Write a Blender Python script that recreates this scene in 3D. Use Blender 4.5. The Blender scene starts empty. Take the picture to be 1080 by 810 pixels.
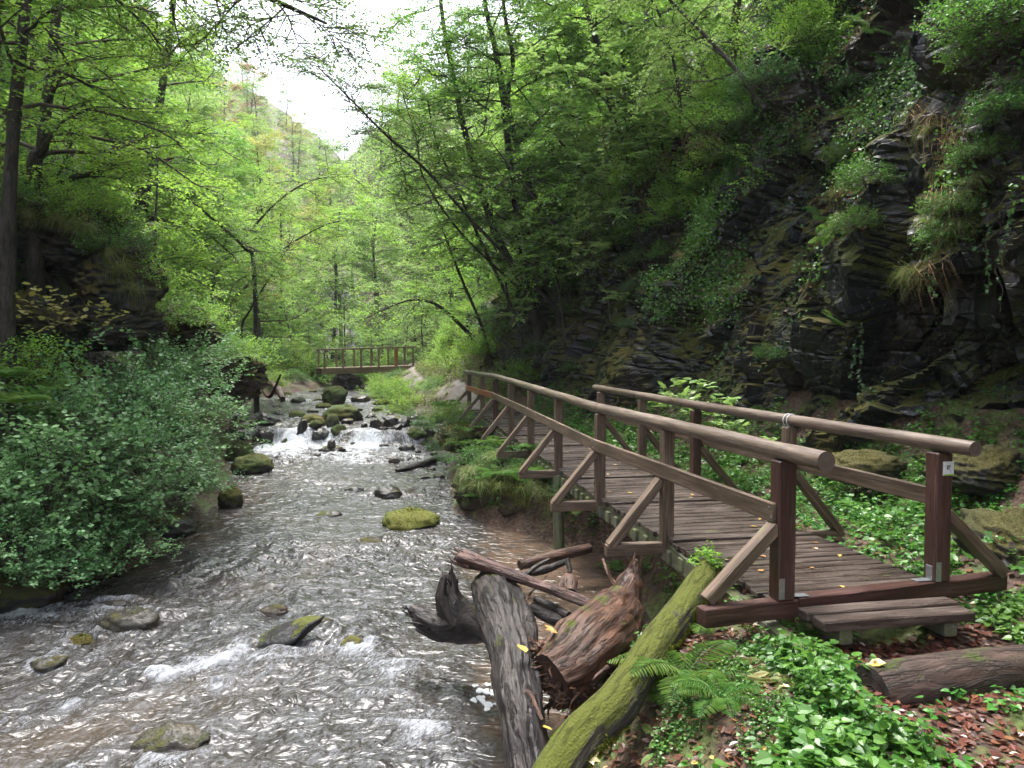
import bpy, math, random
import numpy as np
from mathutils import Vector
R = math.radians
SC = bpy.context.scene
COL = SC.collection
# ------------------------------------------------------------------ camera, world, sun, exposure
EYE = 1.8; FPX = 816.0; PITCH = R(2.3)
cam_d = bpy.data.cameras.new('camera'); cam = bpy.data.objects.new('camera', cam_d); COL.objects.link(cam)
cam_d.sensor_width = 36.0; cam_d.lens = 36.0 * FPX / 1080.0
cam_d.clip_start = 0.05; cam_d.clip_end = 3000
cam.location = (0, 0, EYE); cam.rotation_euler = (R(90) - PITCH, 0, 0)
SC.camera = cam
world = bpy.data.worlds.new('World'); SC.world = world; world.use_nodes = True
wn = world.node_tree; bg = wn.nodes['Background']
sky = wn.nodes.new('ShaderNodeTexSky'); sky.sky_type = 'NISHITA'; sky.sun_disc = False
SUN_EL, SUN_AZ = R(72), R(-25)          # azimuth measured from +Y towards +X
sky.sun_elevation = SUN_EL; sky.sun_rotation = SUN_AZ; sky.air_density = 1.0; sky.dust_density = 4.0; sky.ozone_density = 1.0
hs = wn.nodes.new('ShaderNodeHueSaturation'); hs.inputs['Saturation'].default_value = 0.42
wn.links.new(sky.outputs[0], hs.inputs['Color']); wn.links.new(hs.outputs[0], bg.inputs['Color'])
bg.inputs['Strength'].default_value = 0.15
sun_d = bpy.data.lights.new('sun', 'SUN'); sun_d.energy = 1.5; sun_d.angle = R(25); sun_d.color = (1.0, 0.97, 0.92)
sun = bpy.data.objects.new('sun', sun_d); COL.objects.link(sun)
_sd = Vector((math.sin(SUN_AZ) * math.cos(SUN_EL), math.cos(SUN_AZ) * math.cos(SUN_EL), math.sin(SUN_EL)))
sun.rotation_euler = _sd.to_track_quat('Z', 'Y').to_euler()
SC.view_settings.view_transform = 'Standard'; SC.view_settings.look = 'None'
SC.view_settings.exposure = 2.15; SC.view_settings.gamma = 1.0; SC.view_settings.use_curve_mapping = False
SC.render.engine = 'CYCLES'
cy = SC.cycles
cy.max_bounces = 7; cy.diffuse_bounces = 4; cy.glossy_bounces = 3; cy.transmission_bounces = 4; cy.transparent_max_bounces = 4
cy.use_denoising = True; cy.sample_clamp_indirect = 6.0; cy.caustics_reflective = False; cy.caustics_refractive = False
try: cy.denoiser = 'OPENIMAGEDENOISE'
except Exception: pass
cy.use_adaptive_sampling = True; cy.adaptive_threshold = 0.02

# ------------------------------------------------------------------ noise (numpy)
def _h(ix, iy, iz, seed):
    with np.errstate(over='ignore'):
        h = (ix.astype(np.int64) * 374761393 + iy.astype(np.int64) * 668265263 + iz.astype(np.int64) * 2147483647 + seed * 974634777) & 0xffffffff
        h = ((h ^ (h >> 13)) * 1274126177) & 0xffffffff
        h = ((h ^ (h >> 16)) * 2246822519) & 0xffffffff
        h = h ^ (h >> 15)
    return (h & 0xffffff) / float(0xffffff)
def vn(p, seed=0):
    """value noise, p (n,3) -> -1..1"""
    i = np.floor(p).astype(np.int64); f = p - i
    f = f * f * f * (f * (f * 6 - 15) + 10)
    x, y, z = i[:, 0], i[:, 1], i[:, 2]; r = 0
    for a in (0, 1):
        wa = f[:, 0] if a else 1 - f[:, 0]
        for b in (0, 1):
            wb = f[:, 1] if b else 1 - f[:, 1]
            for c in (0, 1):
                wc = f[:, 2] if c else 1 - f[:, 2]
                r = r + wa * wb * wc * _h(x + a, y + b, z + c, seed)
    return r * 2 - 1
def fbm(p, oc=4, seed=0, gain=.5, ridge=False):
    s = 0; a = 1.0; t = 0; q = np.array(p, dtype=float)
    for k in range(oc):
        n = vn(q, seed + k * 7)
        if ridge: n = 1 - 2 * np.abs(n)
        s = s + a * n; t += a; a *= gain; q = q * 2.03 + 11.7
    return s / t
def facets(p, seed=0, tilt=.6):
    """blocky facets: nearest cell gets its own offset and slope; returns height and crack distance"""
    i = np.floor(p).astype(np.int64); n = len(p)
    d1 = np.full(n, 9.0); d2 = np.full(n, 9.0); hh = np.zeros(n)
    for a in (-1, 0, 1):
        for b in (-1, 0, 1):
            for c in (-1, 0, 1):
                ci = i + np.array([a, b, c]); x, y, z = ci[:, 0], ci[:, 1], ci[:, 2]
                q = ci + np.stack([_h(x, y, z, seed + 1), _h(x, y, z, seed + 2), _h(x, y, z, seed + 3)], 1)
                df = p - q; d = np.sqrt((df ** 2).sum(1))
                val = (_h(x, y, z, seed + 4) * 2 - 1) + tilt * (df[:, 0] * (_h(x, y, z, seed + 5) * 2 - 1) + df[:, 1] * (_h(x, y, z, seed + 6) * 2 - 1) + df[:, 2] * (_h(x, y, z, seed + 7) * 2 - 1)) * 2
                m = d < d1
                d2 = np.where(m, d1, np.minimum(d2, d)); hh = np.where(m, val, hh); d1 = np.where(m, d, d1)
    return hh, d2 - d1
def ss(a, b, x):
    t = np.clip((x - a) / (b - a), 0, 1); return t * t * (3 - 2 * t)
def P(px, py, d):
    """the point of the place seen at a pixel of the 1080x810 photograph, d metres ahead"""
    u = (px - 540) / FPX; v = (405 - py) / FPX
    cy_, sy_ = math.cos(PITCH), math.sin(PITCH)
    y = cy_ + v * sy_; z = -sy_ + v * cy_
    return np.array([u / y * d, d, EYE + z / y * d])

# ------------------------------------------------------------------ geometry collector
class Geo:
    def __init__(s): s.v = []; s.f = []; s.n = 0; s.r = []; s.t = []
    def add(s, v, faces, rnd=None, tc=None):
        v = np.asarray(v, dtype=np.float32).reshape(-1, 3)
        if not isinstance(faces, list): faces = [faces]
        for f in faces:
            f = np.asarray(f, dtype=np.int32)
            if f.size: s.f.append(f + s.n)
        s.v.append(v); s.n += len(v)
        s.r.append(np.full(len(v), .5, np.float32) if rnd is None else np.broadcast_to(np.asarray(rnd, np.float32), (len(v),)).copy())
        s.t.append(v.copy() if tc is None else np.asarray(tc, np.float32))
    def mesh(s, name, mat, smooth=False, off=(0, 0, 0)):
        me = bpy.data.meshes.new(name)
        V = np.concatenate(s.v) if s.v else np.zeros((0, 3), np.float32)
        V = V - np.asarray(off, np.float32)
        me.vertices.add(len(V)); me.vertices.foreach_set('co', V.ravel())
        lens = np.concatenate([np.full(len(f), f.shape[1], np.int32) for f in s.f]); loops = np.concatenate([f.ravel() for f in s.f])
        me.loops.add(len(loops)); me.loops.foreach_set('vertex_index', loops)
        me.polygons.add(len(lens)); st = np.zeros(len(lens), np.int32); st[1:] = np.cumsum(lens)[:-1]
        me.polygons.foreach_set('loop_start', st)
        me.polygons.foreach_set('use_smooth', np.full(len(lens), bool(smooth)))
        a = me.attributes.new('rnd', 'FLOAT', 'POINT'); a.data.foreach_set('value', np.concatenate(s.r))
        a = me.attributes.new('tc', 'FLOAT_VECTOR', 'POINT'); a.data.foreach_set('vector', np.concatenate(s.t).ravel())
        for m in (mat if isinstance(mat, (list, tuple)) else [mat]): me.materials.append(m)
        me.update(calc_edges=True)
        return me
    def build(s, name, mat, parent=None, smooth=False, at=None):
        off = np.zeros(3)
        if parent is not None:
            off = np.array(parent.location) if parent.parent is None else np.array(parent.location) + np.array(parent.parent.location)
        elif at is not None: off = np.asarray(at, float)
        me = s.mesh(name, mat, smooth, off)
        o = bpy.data.objects.new(name, me); COL.objects.link(o)
        if parent is not None: o.parent = parent
        elif at is not None: o.location = tuple(at)
        return o
def tag(o, label=None, cat=None, group=None, kind=None):
    if label: o['label'] = label
    if cat: o['category'] = cat
    if group: o['group'] = group
    if kind: o['kind'] = kind
    return o
def thing(name, label, cat, loc=(0, 0, 0), group=None):
    o = bpy.data.objects.new(name, None); COL.objects.link(o); o.location = tuple(float(c) for c in loc); o.empty_display_size = .2
    return tag(o, label, cat, group)
def dup(root, loc, rz=0., sc=1., label=None, group=None, tilt=(0, 0)):
    r = root.copy(); COL.objects.link(r); r.location = tuple(float(c) for c in loc); r.rotation_euler = (tilt[0], tilt[1], rz)
    r.scale = (sc, sc, sc) if not isinstance(sc, tuple) else sc
    if label: r['label'] = label
    if group: r['group'] = group
    for ch in list(root.children):
        c = ch.copy(); COL.objects.link(c); c.parent = r
        for g in list(ch.children):
            e = g.copy(); COL.objects.link(e); e.parent = c
    return r
def unit(v):
    v = np.asarray(v, float); return v / np.maximum(np.linalg.norm(v, axis=-1, keepdims=True), 1e-9)

def smoothpts(pts, n):
    """Catmull-Rom through pts -> n points (any width of columns)"""
    p = np.asarray(pts, float); m = len(p)
    if m == 2: return p[0] + (p[1] - p[0]) * np.linspace(0, 1, n)[:, None]
    q = np.vstack([2 * p[0] - p[1], p, 2 * p[-1] - p[-2]])
    t = np.linspace(0, m - 1 - 1e-6, n); i = t.astype(int); f = (t - i)[:, None]
    a, b, c, d = q[i], q[i + 1], q[i + 2], q[i + 3]
    return .5 * (2 * b + (c - a) * f + (2 * a - 5 * b + 4 * c - d) * f ** 2 + (3 * b - a - 3 * c + d) * f ** 3)
_toff = [0.0]
def tube(g, pts, rad, ns=8, rnd=.5, nz=0., nscale=3., seed=0, caps=True, ridge=0., fine=0., flat=1.0):
    pts = np.asarray(pts, float); n = len(pts); rad = np.broadcast_to(np.asarray(rad, float), (n,))
    T = unit(np.gradient(pts, axis=0)); up = np.array([0, 0, 1.0]) if abs(T[0][2]) < .9 else np.array([1.0, 0, 0])
    S = np.zeros((n, 3)); s0 = unit(np.cross(T[0], up))
    for i in range(n):
        s0 = unit(s0 - T[i] * np.dot(s0, T[i])); S[i] = s0
    U = np.cross(S, T)
    a = np.linspace(0, 2 * np.pi, ns, endpoint=False); ca, sa = np.cos(a), np.sin(a)
    L = np.concatenate([[0], np.cumsum(np.linalg.norm(np.diff(pts, axis=0), axis=1))])
    rr = np.repeat(rad[:, None], ns, 1).copy()
    q = np.stack([np.repeat(L[:, None], ns, 1) * nscale, ca[None] * rad[:, None] * nscale * 2 + 7.3, sa[None] * rad[:, None] * nscale * 2 + seed * 3.1], -1).reshape(-1, 3)
    if nz: rr *= 1 + nz * fbm(q, 3, seed).reshape(n, ns)
    if ridge: rr *= 1 + ridge * fbm(q * np.array([.35, 3.5, 3.5]), 2, seed + 5, ridge=True).reshape(n, ns)
    if fine: rr *= 1 + fine * fbm(q * np.array([1.2, 9, 9]), 3, seed + 8, ridge=True).reshape(n, ns) + fine * .7 * fbm(q * 7, 2, seed + 9).reshape(n, ns)
    V = pts[:, None] + rr[..., None] * (ca[None, :, None] * S[:, None] + flat * sa[None, :, None] * U[:, None])
    _toff[0] += 3.7
    tc = np.stack([np.repeat(L[:, None], ns, 1) + _toff[0], ca[None] * rad[:, None] + _toff[0], sa[None] * rad[:, None]], -1).reshape(-1, 3)
    i = np.arange(n - 1)[:, None] * ns; j = np.arange(ns)[None]; k = (j + 1) % ns
    F = np.stack([i + j, i + k, i + ns + k, i + ns + j], -1).reshape(-1, 4)
    g.add(V.reshape(-1, 3), F, rnd, tc)
    if caps:
        for e, sgn in ((0, -1), (n - 1, 1)):
            ring = V[e]; c = pts[e]; rings = [ring]; ts = [tc.reshape(n, ns, 3)[e]]
            for f in (.66, .33, .02):
                w = c + (ring - c) * f - sgn * T[e] * rad[e] * (.06 * f + (0.05 * vn(np.c_[ca * 3 * f, sa * 3 * f, np.full(ns, seed + e)], 3))[:, None])
                rings.append(w); ts.append(np.stack([_toff[0] + np.full(ns, f * rad[e] * 6), ts[0][:, 1] * .01, ts[0][:, 2] * .01], -1))
            VV = np.concatenate(rings); ii = np.arange(3)[:, None] * ns
            Fc = np.stack([ii + j, ii + ns + j, ii + ns + k, ii + k], -1).reshape(-1, 4)
            if sgn < 0: Fc = Fc[:, ::-1]
            Fc = Fc[:, ::-1] if sgn > 0 else Fc[:, ::-1]
            g.add(VV, Fc, rnd, np.concatenate(ts))
def prisms(g, A, B, ra, rb, rnd=.5, bend=None):
    """many thin three-sided twigs at once"""
    A = np.asarray(A, float); B = np.asarray(B, float); n = len(A)
    if n == 0: return
    T = unit(B - A); up = np.where(np.abs(T[:, 2:3]) < .9, np.array([[0, 0, 1.0]]), np.array([[1.0, 0, 0]]))
    S = unit(np.cross(T, up)); U = np.cross(S, T)
    ra = np.broadcast_to(ra, (n,))[:, None]; rb = np.broadcast_to(rb, (n,))[:, None]
    vs = []
    for (Q, r) in ((A, ra), (B, rb)):
        for k in range(3):
            an = k * 2.0944; vs.append(Q + r * (math.cos(an) * S + math.sin(an) * U))
    V = np.stack(vs, 1).reshape(-1, 3); b = (np.arange(n) * 6)[:, None]
    F = np.concatenate([b + np.array([[0, 1, 4, 3]]), b + np.array([[1, 2, 5, 4]]), b + np.array([[2, 0, 3, 5]])])
    g.add(V, F, rnd)
def beam(g, A, B, w, h, up=(0, 0, 1), ch=.008, seg=5, wob=.0, seed=0, rnd=.5):
    """chamfered timber from A to B, w across, h along up"""
    A = np.asarray(A, float); B = np.asarray(B, float); T = unit(B - A); up = np.asarray(up, float)
    S = unit(np.cross(T, up)); U = np.cross(S, T); c = min(ch, w * .3, h * .3); L = np.linalg.norm(B - A)
    x, y = w / 2, h / 2
    cs = np.array([(-x + c, -y), (x - c, -y), (x, -y + c), (x, y - c), (x - c, y), (-x + c, y), (-x, y - c), (-x, -y + c)])
    ls = np.concatenate([[0], np.linspace(c, L - c, seg), [L]]); rings = []; tcs = []
    rs = np.random.RandomState(seed + 17); _toff[0] += 2.3
    for i, l in enumerate(ls):
        k = cs * (1 - 0.0) if 0 < i < len(ls) - 1 else cs * np.array([(x - c) / x, (y - c) / y])
        k = k + (rs.uniform(-1, 1, (8, 2)) * wob)
        rings.append(A + T * l + k[:, :1] * S + k[:, 1:] * U); tcs.append(np.c_[np.full(8, l + _toff[0]), k[:, 0] + _toff[0], k[:, 1] + seed * .37])
    V = np.concatenate(rings); n = len(ls); i = np.arange(n - 1)[:, None] * 8; j = np.arange(8)[None]; k = (j + 1) % 8
    F = np.stack([i + j, i + k, i + 8 + k, i + 8 + j], -1).reshape(-1, 4)
    E = np.array([list(range(7, -1, -1)), [(n - 1) * 8 + q for q in range(8)]])
    g.add(V, [F, E], rnd, np.concatenate(tcs))
LEAF = {
 'quad': (np.array([(0, 0, 0), (.5, .5, .06), (1, 0, 0), (.5, -.5, .06)]), [np.array([[0, 3, 2, 1]])]),
 'oval': (np.array([(0, 0, 0), (.25, .42, .05), (.62, .46, .04), (1, 0, -.08), (.62, -.46, .04), (.25, -.42, .05)]), [np.array([[0, 3, 2, 1], [0, 5, 4, 3]])]),
 'long': (np.array([(0, 0, 0), (.3, .22, .03), (.7, .17, 0), (1, 0, -.12), (.7, -.17, 0), (.3, -.22, .03)]), [np.array([[0, 3, 2, 1], [0, 5, 4, 3]])]),
 'heart': (np.array([(0, 0, 0), (-.08, .3, .07), (.2, .52, .1), (.6, .38, .05), (1, 0, -.12), (.6, -.38, .05), (.2, -.52, .1), (-.08, -.3, .07), (.5, 0, -.03)]),
           [np.array([[0, 8, 2, 1], [8, 4, 3, 2], [0, 7, 6, 8], [8, 6, 5, 4]])]),
 'maple': (np.array([(0, 0, 0), (-.1, .35, .02), (.12, .3, .04), (.3, .62, -.02), (.42, .28, .05), (.72, .34, 0), (1.05, 0, -.1),
                     (.72, -.34, 0), (.42, -.28, .05), (.3, -.62, -.02), (.12, -.3, .04), (-.1, -.35, .02)]),
           [np.array([[0, 2, 1], [0, 10, 11]])[:, ::-1], np.array([[0, 4, 3, 2], [0, 6, 5, 4], [0, 8, 7, 6], [0, 10, 9, 8]])]),
}
def leaves(g, Pt, D, N, ln, wd, shape='quad', rnd=None):
    """many leaves: base points, growing directions, face normals, lengths, widths"""
    Pt = np.asarray(Pt, float); n = len(Pt)
    if n == 0: return
    D = unit(D); N = np.asarray(N, float); N = unit(N - D * (N * D).sum(1, keepdims=True)); S = np.cross(N, D)
    tv, tf = LEAF[shape]; m = len(tv); ln = np.broadcast_to(ln, (n,)); wd = np.broadcast_to(wd, (n,))
    V = Pt[:, None] + tv[None, :, 0:1] * (D * ln[:, None])[:, None] + tv[None, :, 1:2] * (S * wd[:, None])[:, None] + tv[None, :, 2:3] * (N * ln[:, None])[:, None]
    b = (np.arange(n) * m)[:, None, None]
    F = [(b + f[None]).reshape(-1, f.shape[1]) for f in tf]
    r = np.random.rand(n) if rnd is None else np.broadcast_to(rnd, (n,))
    g.add(V.reshape(-1, 3), F, np.repeat(r, m))
# ------------------------------------------------------------------ procedural materials
class NT:
    def __init__(s, name):
        s.m = bpy.data.materials.new(name); s.m.use_nodes = True; s.t = s.m.node_tree
        s.t.nodes.clear(); s.out = s.n('ShaderNodeOutputMaterial')
    def n(s, ty, ins=None, **kw):
        nd = s.t.nodes.new(ty)
        for k, v in kw.items(): setattr(nd, k, v)
        for k, v in (ins or {}).items():
            if isinstance(v, bpy.types.NodeSocket): s.t.links.new(v, nd.inputs[k])
            else: nd.inputs[k].default_value = v
        return nd
    def attr(s, name, out='Fac'): return s.n('ShaderNodeAttribute', attribute_name=name).outputs[out]
    def noise(s, vec, scale, detail=4, rough=.55, dist=0.):
        return s.n('ShaderNodeTexNoise', {'Vector': vec, 'Scale': scale, 'Detail': detail, 'Roughness': rough, 'Distortion': dist}).outputs['Fac']
    def ramp(s, fac, stops, interp='LINEAR'):
        r = s.n('ShaderNodeValToRGB', {'Fac': fac}); r.color_ramp.interpolation = interp; e = r.color_ramp.elements
        while len(e) < len(stops): e.new(.5)
        for i, (p, c) in enumerate(stops):
            e[i].position = p; e[i].color = (c, c, c, 1) if isinstance(c, (int, float)) else (*c, 1)
        return r.outputs['Color']
    def mix(s, f, a, b):
        m = s.n('ShaderNodeMix', data_type='RGBA'); 
        for k, v in ((0, f), (6, a), (7, b)):
            if isinstance(v, bpy.types.NodeSocket): s.t.links.new(v, m.inputs[k])
            else: m.inputs[k].default_value = v if k == 0 else (*v, 1)
        return m.outputs[2]
    def math(s, op, a, b=0., clamp=False):
        m = s.n('ShaderNodeMath', operation=op, use_clamp=clamp)
        for k, v in ((0, a), (1, b)):
            if isinstance(v, bpy.types.NodeSocket): s.t.links.new(v, m.inputs[k])
            else: m.inputs[k].default_value = v
        return m.outputs[0]
    def scale(s, vec, xyz, loc=(0, 0, 0)):
        return s.n('ShaderNodeMapping', {'Vector': vec, 'Scale': xyz, 'Location': loc}).outputs[0]
    def bump(s, h, strength=.5, dist=.02, normal=None):
        ins = {'Height': h, 'Strength': strength, 'Distance': dist}
        if normal is not None: ins['Normal'] = normal
        return s.n('ShaderNodeBump', ins).outputs[0]
    def pbsdf(s, col, rough=.6, spec=.5, normal=None, **k):
        ins = {'Base Color': col if isinstance(col, bpy.types.NodeSocket) else (*col, 1), 'Roughness': rough, 'Specular IOR Level': spec}
        if normal is not None: ins['Normal'] = normal
        ins.update(k); return s.n('ShaderNodeBsdfPrincipled', ins).outputs[0]
    def done(s, sh): s.t.links.new(sh, s.out.inputs['Surface']); return s.m
    def pos(s): return s.n('ShaderNodeNewGeometry').outputs['Position']
    def nz(s): return s.n('ShaderNodeSeparateXYZ', {0: s.n('ShaderNodeNewGeometry').outputs['Normal']}).outputs['Z']

def leafmat(name, stops, trans=.42, tcol=(.30, .48, .05), rough=.42, spec=.35, var=.25):
    t = NT(name); r = t.attr('rnd')
    col = t.ramp(r, stops)
    big = t.noise(t.pos(), .55, 3)
    ob = t.n('ShaderNodeObjectInfo').outputs['Random']
    v = t.math('ADD', t.math('MULTIPLY', big, 1.3), t.math('MULTIPLY', ob, .35))
    col = t.n('ShaderNodeHueSaturation', {'Hue': t.math('ADD', t.math('MULTIPLY', ob, .03), .485), 'Saturation': 1.0, 'Value': t.math('ADD', t.math('MULTIPLY', t.math('SUBTRACT', v, .8), var * 2), 1.0), 'Fac': 1.0, 'Color': col}).outputs[0]
    p = t.pbsdf(col, rough, spec)
    tc = t.n('ShaderNodeMix', {0: .55, 6: col, 7: (*tcol, 1)}, data_type='RGBA').outputs[2]
    tr = t.n('ShaderNodeBsdfTranslucent', {'Color': tc}).outputs[0]
    return t.done(t.n('ShaderNodeMixShader', {0: trans, 1: p, 2: tr}).outputs[0])
M = {}
M['beech'] = leafmat('beech_leaves', [(0, (.055, .145, .028)), (.4, (.10, .235, .04)), (.8, (.16, .30, .055)), (1, (.26, .34, .06))], .5, (.28, .52, .07))
M['lime'] = leafmat('bright_leaves', [(0, (.08, .20, .03)), (.5, (.15, .31, .045)), (.93, (.23, .38, .06)), (1, (.40, .38, .05))], .55, (.40, .62, .09))
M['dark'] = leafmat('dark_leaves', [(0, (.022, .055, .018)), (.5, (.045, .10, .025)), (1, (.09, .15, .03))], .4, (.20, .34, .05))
M['far'] = leafmat('far_leaves', [(0, (.10, .20, .05)), (.5, (.17, .30, .08)), (.85, (.24, .36, .10)), (1, (.36, .36, .10))], .5, (.40, .58, .14))
M['autumn'] = leafmat('autumn_leaves', [(0, (.20, .18, .06)), (.5, (.30, .21, .08)), (1, (.36, .18, .08))], .45, (.48, .36, .14))
M['yellow'] = leafmat('yellow_leaves', [(0, (.20, .26, .06)), (.5, (.30, .32, .08)), (1, (.42, .34, .09))], .45, (.48, .50, .12))
M['pale'] = leafmat('pale_big_leaves', [(0, (.09, .18, .05)), (.5, (.17, .28, .08)), (.9, (.26, .36, .12)), (1, (.38, .36, .09))], .45, (.36, .54, .12), .35, .5)
M['snow'] = leafmat('blue_green_leaves', [(0, (.065, .16, .055)), (.5, (.13, .27, .10)), (.92, (.23, .38, .17)), (.985, (.14, .22, .07)), (1, (.45, .34, .05))], .35, (.20, .42, .12), .4, .4)
M['herb'] = leafmat('herb_leaves', [(0, (.035, .11, .02)), (.5, (.065, .18, .028)), (1, (.12, .26, .04))], .35, (.18, .40, .05), .38, .5)
M['ivy'] = leafmat('ivy_leaves', [(0, (.03, .08, .025)), (.6, (.07, .16, .05)), (1, (.13, .24, .09))], .35, (.16, .32, .07), .42, .4)
M['fern'] = leafmat('fern_leaves', [(0, (.035, .10, .02)), (.6, (.075, .165, .035)), (1, (.17, .22, .05))], .4, (.25, .45, .06), .5, .3)
M['grass'] = leafmat('grass_blades', [(0, (.08, .14, .03)), (.5, (.14, .20, .05)), (.8, (.25, .24, .09)), (1, (.33, .24, .12))], .35, (.30, .36, .08), .5, .3)
M['dry'] = leafmat('dry_stalks', [(0, (.20, .13, .07)), (.5, (.30, .19, .10)), (1, (.36, .26, .15))], .15, (.3, .2, .1), .7, .2)
M['litter'] = leafmat('fallen_leaf_litter', [(0, (.045, .018, .012)), (.35, (.10, .035, .02)), (.75, (.13, .055, .03)), (.96, (.19, .09, .04)), (.985, (.38, .24, .06)), (1, (.45, .34, .10))], .08, (.3, .15, .05), .35, .6)
M['leafy'] = leafmat('fallen_bright_leaves', [(0, (.30, .16, .06)), (.5, (.42, .22, .07)), (.8, (.5, .36, .08)), (1, (.45, .35, .2))], .1, (.4, .3, .1), .4, .5)

def barkmat(name, dark, light, moss=.3, mosscol=(.10, .15, .02), sc=1., rough=.75, bump=.9):
    t = NT(name); tc = t.attr('tc', 'Vector'); q = t.scale(tc, (3.8 * sc, 14 * sc, 14 * sc))
    n1 = t.noise(q, 1.6, 6, .62, .4); n2 = t.noise(t.scale(tc, (5 * sc, 5 * sc, 5 * sc)), 1.0, 5)
    col = t.ramp(n1, [(.3, dark), (.52, [(a + b) / 2 for a, b in zip(dark, light)]), (.72, light)])
    col = t.mix(t.ramp(n2, [(.45, 0.), (.7, .6)]), col, tuple(c * .45 for c in dark))
    crk = t.ramp(t.noise(t.scale(tc, (3.5 * sc, 26 * sc, 26 * sc), (2, 6, 3)), 1.0, 5, .65, .8), [(.36, 1.), (.46, 0.)])
    col = t.mix(t.math('MULTIPLY', crk, .5), col, tuple(c * .25 for c in dark))
    ms = t.noise(t.scale(tc, (3, 4, 4), (4, 1, 2)), 1.0, 6, .65)
    mk = t.math('ADD', t.math('MULTIPLY', t.nz(), .22), ms)
    fac = t.ramp(mk, [(max(.02, .80 - moss * .5), 0.), (max(.04, .87 - moss * .5), 1.)])
    mc = t.mix(t.noise(tc, 60, 4), tuple(c * .55 for c in mosscol), tuple(c * 1.4 for c in mosscol))
    col = t.mix(fac, col, mc)
    h = t.math('ADD', t.math('SUBTRACT', n1, t.math('MULTIPLY', crk, .7)), t.math('MULTIPLY', fac, t.math('MULTIPLY', t.noise(tc, 70, 3), .5)))
    return t.done(t.pbsdf(col, t.ramp(fac, [(0, rough), (1, .95)]), .35, t.bump(h, bump, .03)))
M['bark'] = barkmat('tree_bark', (.022, .017, .013), (.075, .062, .05), .32)
M['bark_far'] = barkmat('far_tree_bark', (.04, .034, .028), (.11, .095, .075), .3)
M['twig'] = barkmat('twig_bark', (.05, .036, .026), (.12, .09, .065), .1)
M['log_dark'] = barkmat('wet_dark_log', (.010, .008, .008), (.042, .030, .026), .05, (.05, .06, .01), .8, .5, 1.)
M['log_red'] = barkmat('red_brown_log', (.022, .011, .007), (.150, .070, .040), .06, (.07, .08, .012), .9, .5, 1.)
M['log_split'] = barkmat('split_red_wood', (.028, .012, .009), (.15, .068, .052), .0, (.12, .15, .02), 1.3, .5, 1.)
M['log_moss'] = barkmat('mossy_log', (.022, .018, .013), (.085, .074, .058), .50, (.070, .080, .009), 1., .8, .9)
M['log_step'] = barkmat('step_log', (.03, .02, .015), (.09, .058, .046), .12, (.05, .065, .015), .7, .55, .8)
M['root'] = barkmat('root_wood', (.05, .026, .018), (.16, .09, .06), .0, (.12, .15, .02), 1.4, .7, 1.)

def woodmat(name, dark, mid, light, green=.25, rough=.6, bump=.5):
    t = NT(name); tc = t.attr('tc', 'Vector')
    g1 = t.noise(t.scale(tc, (2.5, 45, 45)), 1.0, 6, .6, .6); g2 = t.noise(t.scale(tc, (1.2, 6, 6)), 1.0, 5, .6)
    cr = t.noise(t.scale(tc, (1.6, 70, 70), (3, 3, 3)), 1.0, 3, .5, .3)
    col = t.ramp(g1, [(.28, dark), (.5, mid), (.74, light)])
    col = t.mix(t.ramp(g2, [(.35, .75), (.62, 0.)]), col, dark)
    col = t.mix(t.ramp(cr, [(.30, 1.), (.36, 0.)]), col, tuple(c * .25 for c in dark))
    gn = t.noise(t.scale(tc, (5, 7, 7), (9, 5, 1)), 1.0, 6, .7)
    col = t.mix(t.math('MULTIPLY', t.ramp(t.math('ADD', gn, t.math('MULTIPLY', t.nz(), .08)), [(.74 - green * .3, 0.), (.86 - green * .3, 1.)]), .65), col, (.13, .15, .05))
    h = t.math('SUBTRACT', g1, t.math('MULTIPLY', t.ramp(cr, [(.30, 1.), (.36, 0.)]), 1.5))
    rg = t.ramp(g2, [(.3, rough - .2), (.7, rough + .12)])
    return t.done(t.pbsdf(col, rg, .45, t.bump(h, bump, .008)))
M['timber'] = woodmat('weathered_timber', (.045, .029, .019), (.135, .090, .060), (.27, .20, .145), .34)
M['deckwood'] = woodmat('wet_deck_boards', (.024, .017, .014), (.072, .053, .044), (.19, .155, .13), .16, .34, .8)
M['redwood'] = woodmat('red_brown_timber', (.026, .011, .009), (.060, .026, .020), (.12, .062, .05), .08, .45)
M['orange'] = woodmat('orange_brown_timber', (.16, .045, .02), (.27, .085, .04), (.36, .14, .075), .0, .5)
M['rail'] = woodmat('round_rail_wood', (.055, .038, .030), (.13, .095, .075), (.24, .185, .145), .30, .42)
M['greenbeam'] = woodmat('algae_green_beam', (.05, .05, .035), (.13, .13, .09), (.24, .24, .18), .9, .6)
M['farwood'] = woodmat('far_bridge_timber', (.07, .045, .025), (.17, .12, .07), (.26, .20, .12), .3)

def plain(name, col, rough=.5, metal=0., sc=40):
    t = NT(name); n = t.noise(t.pos(), sc, 4)
    c = t.mix(t.ramp(n, [(.3, 0.), (.7, 1.)]), tuple(x * .75 for x in col), tuple(min(1, x * 1.1) for x in col))
    return t.done(t.pbsdf(c, rough, .5, None, Metallic=metal))
M['zinc'] = plain('galvanised_metal', (.38, .40, .42), .38, .85)
M['white'] = plain('white_plastic', (.72, .74, .74), .4)
M['ink'] = plain('blue_black_ink', (.02, .06, .10), .5)
M['gstrip'] = plain('green_strip', (.25, .45, .05), .5)

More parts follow.
